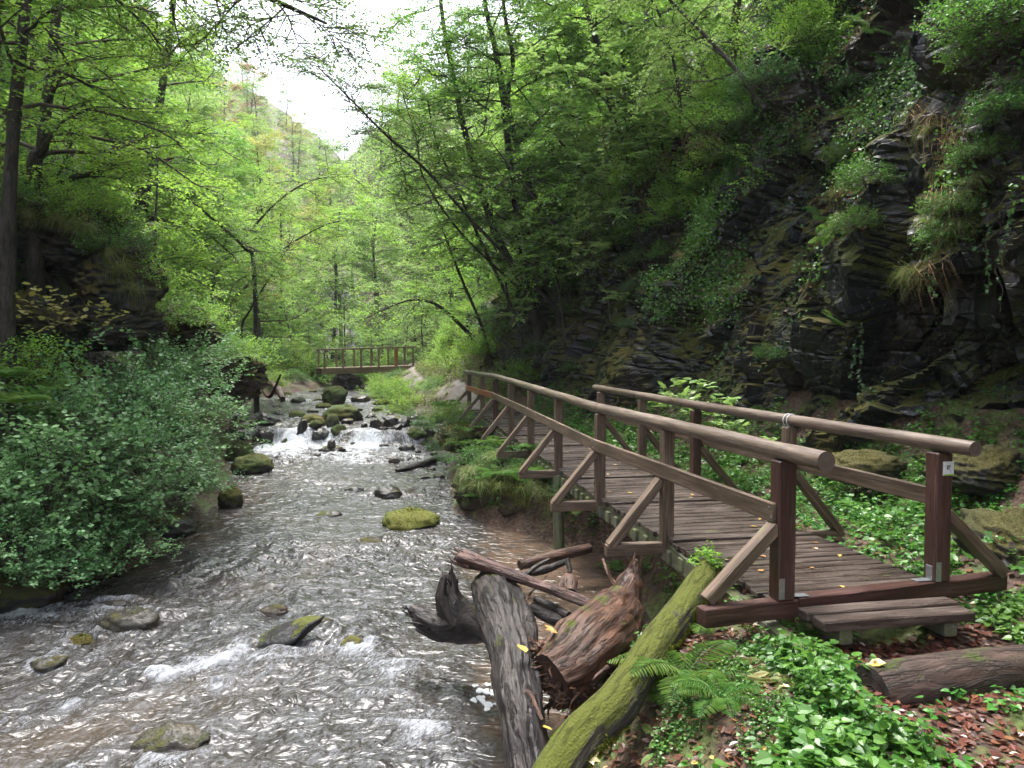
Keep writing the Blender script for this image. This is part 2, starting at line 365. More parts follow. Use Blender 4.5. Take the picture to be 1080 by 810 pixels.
def rockmat(name, c0, c1, c2, moss=.5, mosscol=(.07, .10, .012), rough=.5, strata=(1, 1, 1), lichen=0., sc=1., brown=.3, crack=0):
    t = NT(name); p = t.pos(); q = t.scale(p, strata)
    n1 = t.noise(q, 1.7 * sc, 8, .62, .3); n2 = t.noise(q, 7.5 * sc, 7, .65); n3 = t.noise(p, .9 * sc, 4)
    col = t.ramp(n1, [(.3, c0), (.5, c1), (.75, c2)])
    col = t.mix(t.ramp(n2, [(.3, .6), (.6, 0.)]), col, tuple(c * .5 for c in c0))
    col = t.mix(t.math('MULTIPLY', t.ramp(n3, [(.5, 0.), (.65, 1.)]), brown), col, (.09, .05, .03))
    if lichen:
        l = t.noise(q, 16 * sc, 5, .7); l2 = t.noise(p, .8, 3)
        lf = t.math('MULTIPLY', t.ramp(l, [(.58, 0.), (.64, 1.)]), t.ramp(l2, [(.48, 0.), (.6, lichen)]))
        col = t.mix(lf, col, (.42, .44, .42))
    mm = t.noise(p, 1.1 * sc, 7, .65); m2 = t.noise(p, 5 * sc, 5, .7)
    k = t.math('ADD', t.math('ADD', t.math('MULTIPLY', t.nz(), .35), t.math('MULTIPLY', mm, .9)), t.math('MULTIPLY', m2, .35))
    fac = t.ramp(k, [(1.02 - moss * .5, 0.), (1.10 - moss * .5, 1.)])
    mc = t.ramp(t.noise(p, 30, 6, .7), [(.25, tuple(c * .3 for c in mosscol)), (.5, mosscol), (.8, tuple(c * 2.0 for c in mosscol))])
    mc = t.mix(t.ramp(t.noise(p, .7, 3), [(.4, 0.), (.7, .8)]), mc, (.10, .075, .012))
    col = t.mix(fac, col, mc)
    h = t.math('ADD', t.math('ADD', t.math('MULTIPLY', n1, .8), t.math('MULTIPLY', n2, .5)), t.math('MULTIPLY', fac, t.math('ADD', .2, t.math('MULTIPLY', t.noise(p, 45, 4), .45))))
    rg = t.ramp(fac, [(0, rough), (1, .9)])
    if crack:                                   # bedding planes and joints dipping towards the stream
        qv = t.n('ShaderNodeMapping', {'Vector': p, 'Rotation': (R(52), 0, R(12)), 'Scale': (1.0, .9, 2.1)}).outputs[0]
        hh = None
        for sc_ in (.8, 2.6):
            e = t.n('ShaderNodeTexVoronoi', {'Vector': qv, 'Scale': sc_}, feature='DISTANCE_TO_EDGE').outputs['Distance']; c = t.n('ShaderNodeSeparateColor', {0: t.n('ShaderNodeTexVoronoi', {'Vector': qv, 'Scale': sc_}).outputs['Color']}).outputs[0]
            k_ = t.math('MULTIPLY', t.math('ADD', t.ramp(e, [(0, 0.), (.06, 1.)]), t.math('MULTIPLY', c, 1.4)), 1.1 / sc_ ** 1.3); hh = k_ if hh is None else t.math('ADD', hh, k_)
        h = t.math('ADD', h, hh)
    return t.done(t.pbsdf(col, rg, .45, t.bump(h, .7, .045)))
M['cliff'] = rockmat('wet_dark_slate', (.003, .003, .004), (.008, .008, .010), (.036, .036, .043), .72, (.042, .048, .006), .34, (1.1, .7, 1.1), .5, .8, .25, crack=1)
M['rock'] = rockmat('dark_stream_rock', (.008, .008, .008), (.022, .021, .020), (.055, .052, .05), .10, (.06, .085, .012), .28, (1, 1, 1), 0, 2.2)
M['rock_moss'] = rockmat('mossy_rock', (.01, .01, .009), (.028, .027, .023), (.07, .065, .055), .80, (.035, .058, .008), .4, (1, 1, 1), 0, 2.2)
M['rock_bright'] = rockmat('bright_mossy_rock', (.02, .02, .014), (.045, .042, .033), (.09, .08, .07), 1.0, (.085, .10, .010), .4, (1, 1, 1), 0, 2.2)
M['rock_olive'] = rockmat('olive_wet_rock', (.016, .014, .010), (.045, .040, .027), (.10, .088, .062), .20, (.035, .042, .012), .3, (1, 1, 1), 0, 2.5)
M['rock_dark_moss'] = rockmat('dark_mossy_boulder', (.004, .004, .004), (.010, .010, .009), (.026, .025, .023), .62, (.022, .027, .005), .5, (1, 1, 1), 0, 1.6)
M['bank_moss'] = rockmat('bank_moss', (.015, .010, .007), (.035, .024, .018), (.06, .045, .03), .75, (.034, .050, .008), .8, (1, 1, 1), 0, 1.8)

def groundmat():
    t = NT('forest_floor'); p = t.pos()
    n1 = t.noise(p, 1.3, 6, .6); n2 = t.noise(p, 14, 6, .7); n3 = t.noise(p, 45, 4, .7); n4 = t.noise(p, .5, 5, .6)
    v = t.n('ShaderNodeTexVoronoi', {'Vector': p, 'Scale': 16.}); vc = t.n('ShaderNodeSeparateColor', {0: v.outputs['Color']}).outputs[0]
    lit = t.ramp(vc, [(0, (.035, .018, .012)), (.4, (.085, .038, .024)), (.8, (.13, .065, .038)), (1, (.20, .12, .06))])
    soil = t.ramp(n2, [(.3, (.018, .012, .009)), (.7, (.07, .045, .032))])
    col = t.mix(t.ramp(n3, [(.4, 0.), (.6, .85)]), soil, lit)
    moss = t.ramp(n2, [(.3, (.03, .055, .01)), (.7, (.09, .14, .02))])
    mf = t.ramp(t.math('ADD', n1, t.math('MULTIPLY', n2, .25)), [(.64, 0.), (.74, .85)])
    col = t.mix(mf, col, moss)
    rk = t.ramp(n2, [(.3, (.010, .010, .010)), (.7, (.06, .056, .052))])
    nz = t.math('ADD', t.nz(), t.math('MULTIPLY', n4, .3))
    col = t.mix(t.ramp(nz, [(.60, 1.), (.74, 0.)]), col, t.mix(t.ramp(n1, [(.5, 0.), (.62, .8)]), rk, (.05, .075, .015)))
    h = t.math('ADD', t.math('MULTIPLY', n2, .7), t.math('ADD', t.math('MULTIPLY', n3, .3), v.outputs['Distance']))
    return t.done(t.pbsdf(col, .6, .4, t.bump(h, .8, .05)))
M['ground'] = groundmat()
def pathmat():
    t = NT('gravel_path'); p = t.pos(); v = t.n('ShaderNodeTexVoronoi', {'Vector': p, 'Scale': 30.})
    c = t.n('ShaderNodeSeparateColor', {0: v.outputs['Color']}).outputs[0]
    col = t.ramp(c, [(0, (.05, .04, .037)), (.5, (.11, .09, .085)), (1, (.18, .15, .145))])
    col = t.mix(t.ramp(t.noise(p, 3, 5), [(.45, 0.), (.65, .8)]), col, (.10, .06, .045))
    return t.done(t.pbsdf(col, .6, .4, t.bump(v.outputs['Distance'], .6, .02)))
M['path'] = pathmat()
def watermat():
    t = NT('stream_water'); tc = t.attr('tc', 'Vector'); foam = t.attr('rnd')     # tc = flow coordinates, rnd = foam plus painted crest highlights
    n0 = t.noise(t.scale(tc, (.35, .6, 1)), 1.0, 4); n1 = t.noise(t.scale(tc, (6.5, 4.2, 1)), 1.0, 2, .5, .9)
    n2 = t.noise(t.scale(tc, (19, 12, 1)), 1.0, 3, .5, .8); n3 = t.noise(t.scale(tc, (9, 17, 1), (5, 2, 0)), 1.0, 8, .74, 1.8); n4 = t.noise(t.scale(tc, (1.3, 2.4, 1), (1, 7, 0)), 1.0, 5, .6, 1.)
    base = t.ramp(n0, [(.3, (.018, .017, .016)), (.55, (.036, .031, .027)), (.8, (.070, .053, .039))])
    base = t.mix(t.ramp(t.math('ADD', foam, 1.), [(.48, 1.), (.78, 0.)]), base, (.095, .064, .044))
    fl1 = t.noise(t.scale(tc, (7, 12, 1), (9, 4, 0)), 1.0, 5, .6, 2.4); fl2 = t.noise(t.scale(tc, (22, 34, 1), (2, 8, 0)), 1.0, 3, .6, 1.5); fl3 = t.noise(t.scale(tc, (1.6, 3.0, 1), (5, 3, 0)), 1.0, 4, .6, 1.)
    glint = t.ramp(t.math('ADD', t.math('ADD', t.math('MULTIPLY', fl1, .62), t.math('MULTIPLY', fl2, .36)), t.math('MULTIPLY', fl3, .35)), [(.62, 0.), (.86, .27)])  # flecks: pale ripple highlights painted into the water colour
    glint = t.math('MULTIPLY', glint, t.ramp(t.math('ADD', foam, .5), [(.22, .0), (.42, 1.)]))
    w = t.math('ADD', t.math('ADD', foam, t.math('MULTIPLY', t.math('SUBTRACT', n3, .5), 1.5)), t.math('MULTIPLY', t.math('SUBTRACT', n4, .5), .8))
    fm = t.ramp(w, [(.30, 0.), (.50, .38), (.84, 1.)])
    col = t.mix(fm, t.mix(glint, base, (.34, .36, .40)), (.58, .61, .66))
    rg = t.ramp(fm, [(0, .24), (.5, .35), (1, .8)])
    b = t.bump(t.math('ADD', t.math('ADD', t.math('MULTIPLY', n1, 1.3), t.math('MULTIPLY', n2, .16)), t.math('MULTIPLY', fm, .2)), .9, .055)
    return t.done(t.pbsdf(col, rg, .6, b, IOR=1.35))
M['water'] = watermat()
# ------------------------------------------------------------------ the lie of the land
def I(x, xs, ys): return np.interp(x, xs, ys)
def XL(y): return I(y, [-10, 5, 9, 10.7, 13, 15.5, 20.7, 24, 27, 34, 38, 45, 55, 70, 100, 200], [-7, -6.3, -6.0, -5.5, -5.4, -5.8, -7.5, -8.9, -10, -11.6, -12.2, -11.2, -13, -18, -28, -50])
def XR(y): return I(y, [-10, 0, 4.2, 5.6, 6.8, 8, 11, 12.4, 14.2, 19, 25, 27.6, 34, 42, 48, 60, 100, 200], [-.6, -.3, .1, .05, .7, 1.45, 1.35, .35, -1.05, -1.5, -2.1, -3.4, -5.4, -7.4, -8.6, -11, -20, -40])
def far_rise(y): return .30 * np.maximum(0, y - 58) * ss(56, 75, y)
def WZ(y): return I(y, [-10, 0, 6, 9, 20, 23.2, 24.05, 24.35, 25.6, 30, 34, 35, 45, 60, 200], [-1.32, -1.30, -1.24, -1.2, -1.18, -1.14, -1.06, -.64, -.55, -.52, -.48, -.40, -.34, -.2, -.1]) + far_rise(y)
def PLV(y): return I(y, [-10, 3.5, 4.6, 5.6, 7, 12, 19, 22, 25, 28, 45, 60, 200], [-.25, -.25, -.2, -.16, -.12, -.15, -.05, .08, .5, .85, 1.0, 1.3, 1.5]) + far_rise(y)
def XC(y): return I(y, [-10, -6, 5, 7, 9, 10.5, 12.5, 15, 17, 20, 25, 28, 35, 45, 55, 70, 100, 140, 200], [6, 5.6, 4.9, 5.2, 5.6, 5.3, 4.5, 3.5, 2.7, 1.6, -.2, -1.2, -2.8, -4.2, -6, -10, -19, -32, -50])
_lo = np.array([0, .25, .6, 1.5, 3, 5, 8, 14, 30, 60, 120.])
_ly = np.array([0, 8, 12, 16, 20, 30, 45, 80, 200.])
_lh = np.array([[0, .25, .4, .8, 2.2, 5.5, 10, 17, 30, 52, 70], [0, .25, .4, .8, 2.4, 5.8, 10, 17, 30, 52, 75], [0, .25, .4, 1.0, 4.0, 6.6, 10.5, 17, 30, 52, 80], [0, .25, .4, 1.0, 3.9, 6.9, 10.5, 17, 32, 52, 80],
                [0, .3, .5, 1.4, 4.4, 7.6, 11, 17, 32, 54, 80], [0, .3, .5, 1.2, 2.6, 5, 8.5, 15, 32, 54, 80], [0, .3, .5, .9, 1.8, 4, 7.5, 14, 31, 54, 80], [0, .3, .5, .8, 1.5, 3, 6, 12, 26, 48, 70], [0, .3, .5, .8, 1.5, 3, 6, 12, 24, 40, 50]])
def bil(tab, ys, xs, y, x):
    y = np.clip(y, ys[0], ys[-1]); x = np.clip(x, xs[0], xs[-1])
    i = np.clip(np.searchsorted(ys, y, 'right') - 1, 0, len(ys) - 2); j = np.clip(np.searchsorted(xs, x, 'right') - 1, 0, len(xs) - 2)
    fy = (y - ys[i]) / (ys[i + 1] - ys[i]); fx = (x - xs[j]) / (xs[j + 1] - xs[j]); fy = fy * fy * (3 - 2 * fy)
    return (tab[i, j] * (1 - fx) + tab[i, j + 1] * fx) * (1 - fy) + (tab[i + 1, j] * (1 - fx) + tab[i + 1, j + 1] * fx) * fy
def gz(x, y, detail=True):
    x = np.atleast_1d(np.asarray(x, float)); y = np.atleast_1d(np.asarray(y, float)); x, y = np.broadcast_arrays(x, y)
    p = np.stack([x, y, 0 * x], -1).reshape(-1, 3); sh = x.shape
    wob = fbm(p * .55, 3, 3).reshape(sh) * .45
    l, r, w = XL(y) + wob, XR(y) - wob * .35 * ss(12, 16, y), WZ(y)
    off = l - x; h = bil(_lh, _ly, _lo, y, off)
    if detail:
        big = fbm(p * .28, 4, 11).reshape(sh); md = fbm(p * 1.3, 4, 12).reshape(sh)
        rockb = facets(p * np.array([.5, .5, 1]) + 3, 21)[0].reshape(sh)
        h = h + ss(1.0, 3.0, off) * (big * .8 + md * .28 + rockb * .45 * (1 - ss(30, 50, y)) + rockb * .25) + ss(0, .6, off) * (1 - ss(1., 3., off)) * md * .18
    zl = w + h
    mid = (l + r) / 2; hw = np.maximum((r - l) / 2, .5); tt = np.clip(np.abs(x - mid) / hw, 0, 1)
    zb = w - .40 * (1 - tt ** 2)
    wb = I(y, [0, 5, 7, 12, 14, 20, 26, 30, 45], [1.5, 1.3, 1.3, 1.2, 1.6, 1.5, 1.6, 2.4, 2.6]); pl = PLV(y)
    ro = x - r; hr = ss(0, 1, np.clip(ro / wb, 0, 1)) * .55 + .45 * np.clip(ro / wb, 0, 1) ** .6
    zr = w + (pl - w) * hr
    xc = XC(y); zr = zr + np.clip((x - (xc - 1.3)) / 1.3, 0, 1.5) ** 2 * .55
    if detail:
        md = fbm(p * 1.6, 4, 31).reshape(sh); zr = zr + md * .10 * ss(.05, .5, ro)
        ax = BX(y); nearb = np.exp(-((x - ax - .7) / 1.1) ** 2) * ss(4.2, 5.5, y) * (1 - ss(21, 23, y)); zr = zr - nearb * .16
    z = np.where(off > 0, zl, np.where(ro > 0, zr, zb))
    return z
def BX(y): return I(y, [5.5, 22], [1.94, -1.12])        # left edge of the bridge
def gz1(x, y): return float(gz(x, y)[0])
def grid_faces(nr, nc):
    i = np.arange(nr - 1)[:, None] * nc; j = np.arange(nc - 1)[None]
    return np.stack([i + j, i + j + 1, i + nc + j + 1, i + nc + j], -1).reshape(-1, 4)
# ground sheet (closely spaced near the stream, reaching far past the last hill)
ys = [-12.0]
while ys[-1] < 260: ys.append(ys[-1] + (.05 + .012 * max(0, abs(ys[-1] - 6) - 1)))
ys = np.array(ys)
us = np.concatenate([-np.geomspace(150, .35, 170), np.linspace(-.3, 0, 8)[1:]])   # left of the left bank
vs_ = np.linspace(0.02, .98, 36)
wr = np.concatenate([np.linspace(0, 6.5, 110), np.geomspace(6.6, 120, 30)])
rows = []
X = np.concatenate([XL(ys)[:, None] + us[None], XL(ys)[:, None] + (XR(ys) - XL(ys))[:, None] * vs_[None], XR(ys)[:, None] + wr[None]], 1)
Y = np.repeat(ys[:, None], X.shape[1], 1)
Z = gz(X, Y)
g = Geo(); g.add(np.stack([X, Y, Z], -1).reshape(-1, 3), grid_faces(*X.shape)); ground = g.build('ground', M['ground'], None, True); tag(ground, kind='structure')
# gravel path going on from the far end of the bridge
pc = smoothpts([(-.9, 21.6), (-1.25, 24), (-2.0, 27), (-3.3, 31), (-4.6, 36), (-5.5, 41), (-6.0, 45), (-6.6, 52)], 90)
n = len(pc); tg = unit(np.gradient(pc, axis=0)); nn_ = np.stack([tg[:, 1], -tg[:, 0]], 1); k = np.linspace(-.40, .40, 9)
XX = pc[:, None, 0] + nn_[:, None, 0] * k; YY = pc[:, None, 1] + nn_[:, None, 1] * k
ZZ = gz(XX, YY) + .05 - .06 * (np.abs(k) / .40)[None] ** 3
g = Geo(); g.add(np.stack([XX, YY, ZZ], -1).reshape(-1, 3), grid_faces(n, 9)[:, ::-1]); tag(g.build('path', M['path'], None, True), kind='structure')

# ------------------------------------------------------------------ the rock wall on the right bank
_ch = np.array([-1.0, 0, .6, 1.5, 2.5, 2.95, 4.0, 6, 8, 10, 14, 20, 36.])
_cy = np.array([-8, 5, 6.6, 8.0, 9.0, 10.0, 11.2, 12.5, 15, 20, 25, 35, 60, 200.])
_co = np.array([[-.1, 0, .1, .2, .2, .1, .2, .3, .6, 1, 2, 6, 18],
                [-.3, 0, .4, 1.0, 1.2, 1.0, .6, .5, .9, 1.6, 3.5, 8, 22],
                [-.3, 0, .8, 1.7, 1.7, .9, .1, .3, .9, 1.6, 3.5, 8, 22],
                [-.3, 0, 1.0, 1.8, 1.5, -.4, -.5, .1, .9, 1.6, 3.4, 8, 22],
                [-.3, 0, 1.0, 1.6, 1.0, -1.0, -.8, .1, .9, 1.5, 3.2, 8, 22],
                [-.3, 0, .6, 1.1, .7, -.5, -.4, .4, 1.0, 1.7, 3.4, 9, 22],
                [-.3, 0, .3, .6, .5, .3, .5, .9, 1.5, 2.3, 4.2, 10, 23],
                [-.3, 0, .2, .4, .6, .7, 1.0, 1.4, 2.1, 3.0, 5.5, 11, 25],
                [-.3, 0, .1, .2, .4, .5, .7, 1.1, 2.0, 3.4, 7, 13, 28],
                [-.2, 0, .1, .2, .4, .5, .7, 1.4, 2.8, 4.6, 8, 14, 30],
                [-.2, 0, .1, .2, .4, .5, 1.0, 2.5, 4.3, 6.3, 10, 16, 32],
                [-.2, 0, .2, .5, 1.1, 1.4, 2.3, 4.1, 6.1, 8.1, 12, 18, 34],
                [-.2, 0, .5, 1.5, 2.6, 3.2, 4.4, 6.4, 8.6, 11, 16, 24, 46],
                [-.2, 0, .5, 1.5, 2.6, 3.2, 4.4, 6.4, 8.6, 11, 16, 24, 50]], float)
hs_ = np.concatenate([np.arange(-1, 8, .055), np.geomspace(8, 36, 70)[1:]])
cys = [-9.0]
while cys[-1] < 220: cys.append(cys[-1] + (.055 + .011 * max(0, cys[-1] - 11)))
cys = np.array(cys)
CYg, CHg = np.meshgrid(cys, hs_, indexing='ij')
CXg = XC(CYg) + .15 + bil(_co, _cy, _ch, CYg, CHg); CZg = PLV(CYg) - .1 + CHg
Cp = np.stack([CXg, CYg, CZg], -1)
def grid_normals(Pg):
    du = np.gradient(Pg, axis=0); dv = np.gradient(Pg, axis=1); return unit(np.cross(dv, du))
Nn = grid_normals(Cp); Nn = np.where(Nn[..., :1] > 0, -Nn, Nn) if np.mean(Nn[..., 0]) > 0 else Nn
q = Cp.reshape(-1, 3)
ang = R(-52); rot = np.array([[1, 0, 0], [0, math.cos(ang), math.sin(ang)], [0, -math.sin(ang), math.cos(ang)]])
qs = q @ rot.T                                                     # slate beds dip towards the stream
f1, _c1 = facets(qs * np.array([.5, .30, .95]), 41, .9); f2, c2 = facets(qs * np.array([1.2, .9, 1.5]), 42, 1.0); f3, c3 = facets(qs * np.array([3.4, 2.8, 4.5]), 43, 1.)
dsp = .34 * f1 + .12 * f2 + .03 * f3 - .07 * np.exp(-(c2 / .07) ** 2) - .02 * np.exp(-(c3 / .08) ** 2) + .42 * fbm(q * .32, 3, 44) + .10 * fbm(q * 1.1, 4, 45) + .03 * fbm(q * 6, 3, 46, .6)
dsp = dsp.reshape(CYg.shape) * (ss(-.3, .5, CHg) * .8 + .2)
Cp = Cp + Nn * dsp[..., None]
CN = grid_normals(Cp)
if np.mean(CN[:, :60, 0]) > 0: CN = -CN
g = Geo(); g.add(Cp.reshape(-1, 3), grid_faces(*CYg.shape)[:, ::-1]); tag(g.build('cliff', M['cliff'], None, False), kind='structure')
def cliff_at(y, h):
    i = int(np.clip(np.searchsorted(cys, y), 0, len(cys) - 1)); j = int(np.clip(np.searchsorted(hs_, h), 0, len(hs_) - 1))
    return Cp[i, j], CN[i, j]
def cliff_pix(px, py):
    """point of the rock wall seen at a pixel (nearest crossing of the sight line)"""
    D = P(px, py, 1.0) - np.array([0, 0, EYE]); V = Cp - np.array([0, 0, EYE]); t = V[..., 1]; m = (t > 2) & (t < 120)
    e = np.where(m, np.abs(V[..., 0] / np.maximum(t, .1) - D[0]) + np.abs(V[..., 2] / np.maximum(t, .1) - D[2]), 9)
    ok = e < .012
    if ok.any(): tt = np.where(ok, t, 1e9); i = np.unravel_index(np.argmin(tt), tt.shape)
    else: i = np.unravel_index(np.argmin(e), e.shape)
    return Cp[i], CN[i]
def surf(x, y):
    """height of whatever ground or rock lies under a point"""
    z = gz1(x, y); i = int(np.clip(np.searchsorted(cys, y), 0, len(cys) - 1)); m = Cp[i, :, 0] <= x
    if m.any(): z = max(z, float(Cp[i, :, 2][m].max()))
    return z
def ground_pix(px, py, dmin=3., dmax=90):
    d = np.geomspace(dmin, dmax, 900); pts = np.array([P(px, py, k) for k in d]); z = gz(pts[:, 0], pts[:, 1])
    b = np.nonzero(pts[:, 2] < z)[0]
    k = b[0] if len(b) else len(d) - 1
    return np.array([pts[k, 0], pts[k, 1], z[k]])

# ------------------------------------------------------------------ the stream
ROCKS_W = []     # (x, y, radius) of what stands in the current, filled before the water is shaped
def wat_pix(px, py, dz=0.):
    d = np.geomspace(4, 70, 1500); z = EYE + (P(px, py, 1.)[2] - EYE) * d; k = np.nonzero(z < WZ(d) + dz)[0]
    k = k[0] if len(k) else -1
    return P(px, py, d[k])
def build_water():
    wy = [2.0]
    while wy[-1] < 95: wy.append(wy[-1] + (.014 + .0022 * wy[-1]))
    wy = np.array(wy); u = np.linspace(0, 1, 420)
    a, b = XL(wy) - .9, XR(wy) + .9
    X = a[:, None] + (b - a)[:, None] * u[None]; Y = np.repeat(wy[:, None], len(u), 1); Z = np.repeat(WZ(wy)[:, None], len(u), 1)
    cx = (X - (XL(wy) + XR(wy))[:, None] / 2)
    # ragged lip: the step moves up and down stream from place to place
    lip = fbm(np.stack([X * .9, 0 * X, 0 * X], -1).reshape(-1, 3), 3, 61).reshape(X.shape) * .45
    Z = WZ(Y + lip * np.exp(-((Y - 24.3) / 2.2) ** 2))
    calm = ss(-1.3, .2, X) * ss(7.0, 8.2, Y) * (1 - ss(13.5, 15, Y)) + .8 * ss(-.75, -.15, X) * (1 - ss(7.0, 8.2, Y)) + .55 * ss(-1.5, -.4, XL(Y) - X + .2) * ss(9, 10.5, Y) * (1 - ss(17, 20, Y)); calm = np.clip(calm, 0, 1)
    amp = np.clip(1.0 - .85 * calm, .1, 1) * (1 + .8 * np.exp(-((Y - 7.3) / 1.6) ** 2) * np.exp(-((X + 2.6) / 2.8) ** 2)) * (1 - .35 * ss(26, 40, Y))
    p = np.stack([X * 1.0, Y * 1.35, 0 * X], -1).reshape(-1, 3)
    warp = np.stack([fbm(p * .9, 2, 71), fbm(p * .9, 2, 72), 0 * p[:, 0]], -1) * .5
    r1 = fbm(p * 1.5 + warp, 3, 62, ridge=True).reshape(X.shape); r2 = fbm(p * 3.6 + warp * 3.2, 2, 63, .45, ridge=True).reshape(X.shape)
    h = .048 * r1 + .022 * r2 + .012 * fbm(p * 15 + warp * 5, 2, 64, ridge=True).reshape(X.shape)
    foam = np.full(X.shape, -.02)
    foam += .16 * fbm(p * .7, 3, 65).reshape(X.shape) + .20 * ss(.25, .75, r1 * .45 + r2 * .55)  # crest term whitens the wave tops: painted highlights stored with the foam
    # falls
    fl = np.exp(-((Y - 23.9) / .7) ** 2); fl2 = np.exp(-((Y - 22.0) / 1.7) ** 2)
    acr = ss(-9.4, -8.6, X) * (1 - ss(-3.1, -2.3, X))
    chan = .22 + .95 * np.exp(-((X + 7.1) / .55) ** 2) + .85 * np.exp(-((X + 4.5) / .6) ** 2) + .35 * fbm(np.stack([X * 2.2, 0 * X, 0 * X], -1).reshape(-1, 3), 2, 69).reshape(X.shape)
    foam += acr * (.75 * fl * chan + .40 * fl2 * (.6 + .4 * chan) * (1 + .5 * r2))
    foam -= .35 * np.exp(-((Y - 27.5) / 2.5) ** 2) * 0
    foam += .22 * np.exp(-((Y - 36) / 3.) ** 2)
    h = h + acr * fl2 * .09 * fbm(p * 3.1, 3, 66).reshape(X.shape)
    # standing waves and white water in the near reach
    def streak(px0, py0, px1, py1, wid, f, hh=0.):
        nonlocal foam, h
        A = wat_pix(px0, py0); B = wat_pix(px1, py1); dx, dy = B[0] - A[0], B[1] - A[1]; L2 = dx * dx + dy * dy
        t = np.clip(((X - A[0]) * dx + (Y - A[1]) * dy) / L2, 0, 1); d = np.hypot(X - A[0] - t * dx, Y - A[1] - t * dy) + .06 * fbm(p * 3, 2, 68).reshape(X.shape)
        k = np.exp(-(d / wid) ** 2); foam = foam + f * k; h = h + hh * k
    for s in [(0, 668, 95, 648, .30, .24, .03), (95, 700, 165, 718, .13, .16, .03), (165, 716, 232, 700, .13, .24, .03), (232, 700, 262, 676, .13, .22, .03), (250, 690, 345, 690, .18, .16, .03), (385, 690, 430, 720, .26, .24, .05), (200, 705, 240, 740, .3, .10, .0), (300, 740, 420, 760, .5, .12, .0), (430, 700, 470, 800, .45, .16, .02), (0, 650, 110, 640, .5, .14, .0), (110, 690, 260, 712, .35, .12, .0), (0, 720, 60, 700, .4, .14, 0), (250, 690, 400, 700, .4, .10, 0), (330, 600, 430, 590, .4, .07, 0), (270, 520, 380, 500, 1.2, .06, 0), (40, 760, 200, 740, .3, .10, 0), (395, 740, 520, 790, .35, .12, .02),
              (0, 760, 130, 740, .4, .14, .02), (180, 650, 250, 660, .3, .10, .03), (345, 668, 392, 672, .18, .05, .10), (300, 640, 420, 640, .5, .06, .02), (0, 640, 60, 652, .2, .2, .02), (140, 625, 190, 600, .15, .12, 0), (290, 580, 340, 600, .2, .10, 0)]: streak(*s)
    for (rx, ry, rr) in ROCKS_W:                       # cushion upstream, white wake downstream (towards the viewer)
        dx = X - rx; dy = ry - Y; r2 = np.hypot(dx, dy)
        h = h + .04 * np.exp(-((r2 - rr * 1.1) / (rr * .35 + .05)) ** 2) * (dy < 0)
        wk = np.exp(-(dx / (rr * .9)) ** 2) * ss(0, rr * .6, dy) * np.exp(-np.maximum(dy, 0) / (rr * 2.2 + .2))
        foam = foam + .18 * wk + .13 * np.exp(-((r2 - rr) / (.09 + rr * .12)) ** 2)
    foam = foam - .5 * calm
    shallow = np.minimum(u, 1 - u)[None] * (b - a)[:, None]
    amp = amp * (.55 + .75 * ss(-.5, .5, fbm(p * .45, 2, 67).reshape(X.shape)))
    Z = Z + h * amp
    D = np.stack([X, Y, Z], -1).reshape(-1, 3)
    # flow coordinates: along the stream, across it
    cur = np.concatenate([[0], np.cumsum(np.hypot(np.diff(wy), np.diff((XL(wy) + XR(wy)) / 2)))])
    tc = np.stack([np.repeat(cur[:, None], len(u), 1), cx, 0 * cx], -1).reshape(-1, 3)
    g = Geo(); g.add(D, grid_faces(*X.shape), foam.ravel(), tc); tag(g.build('stream_water', M['water'], None, True), kind='structure')
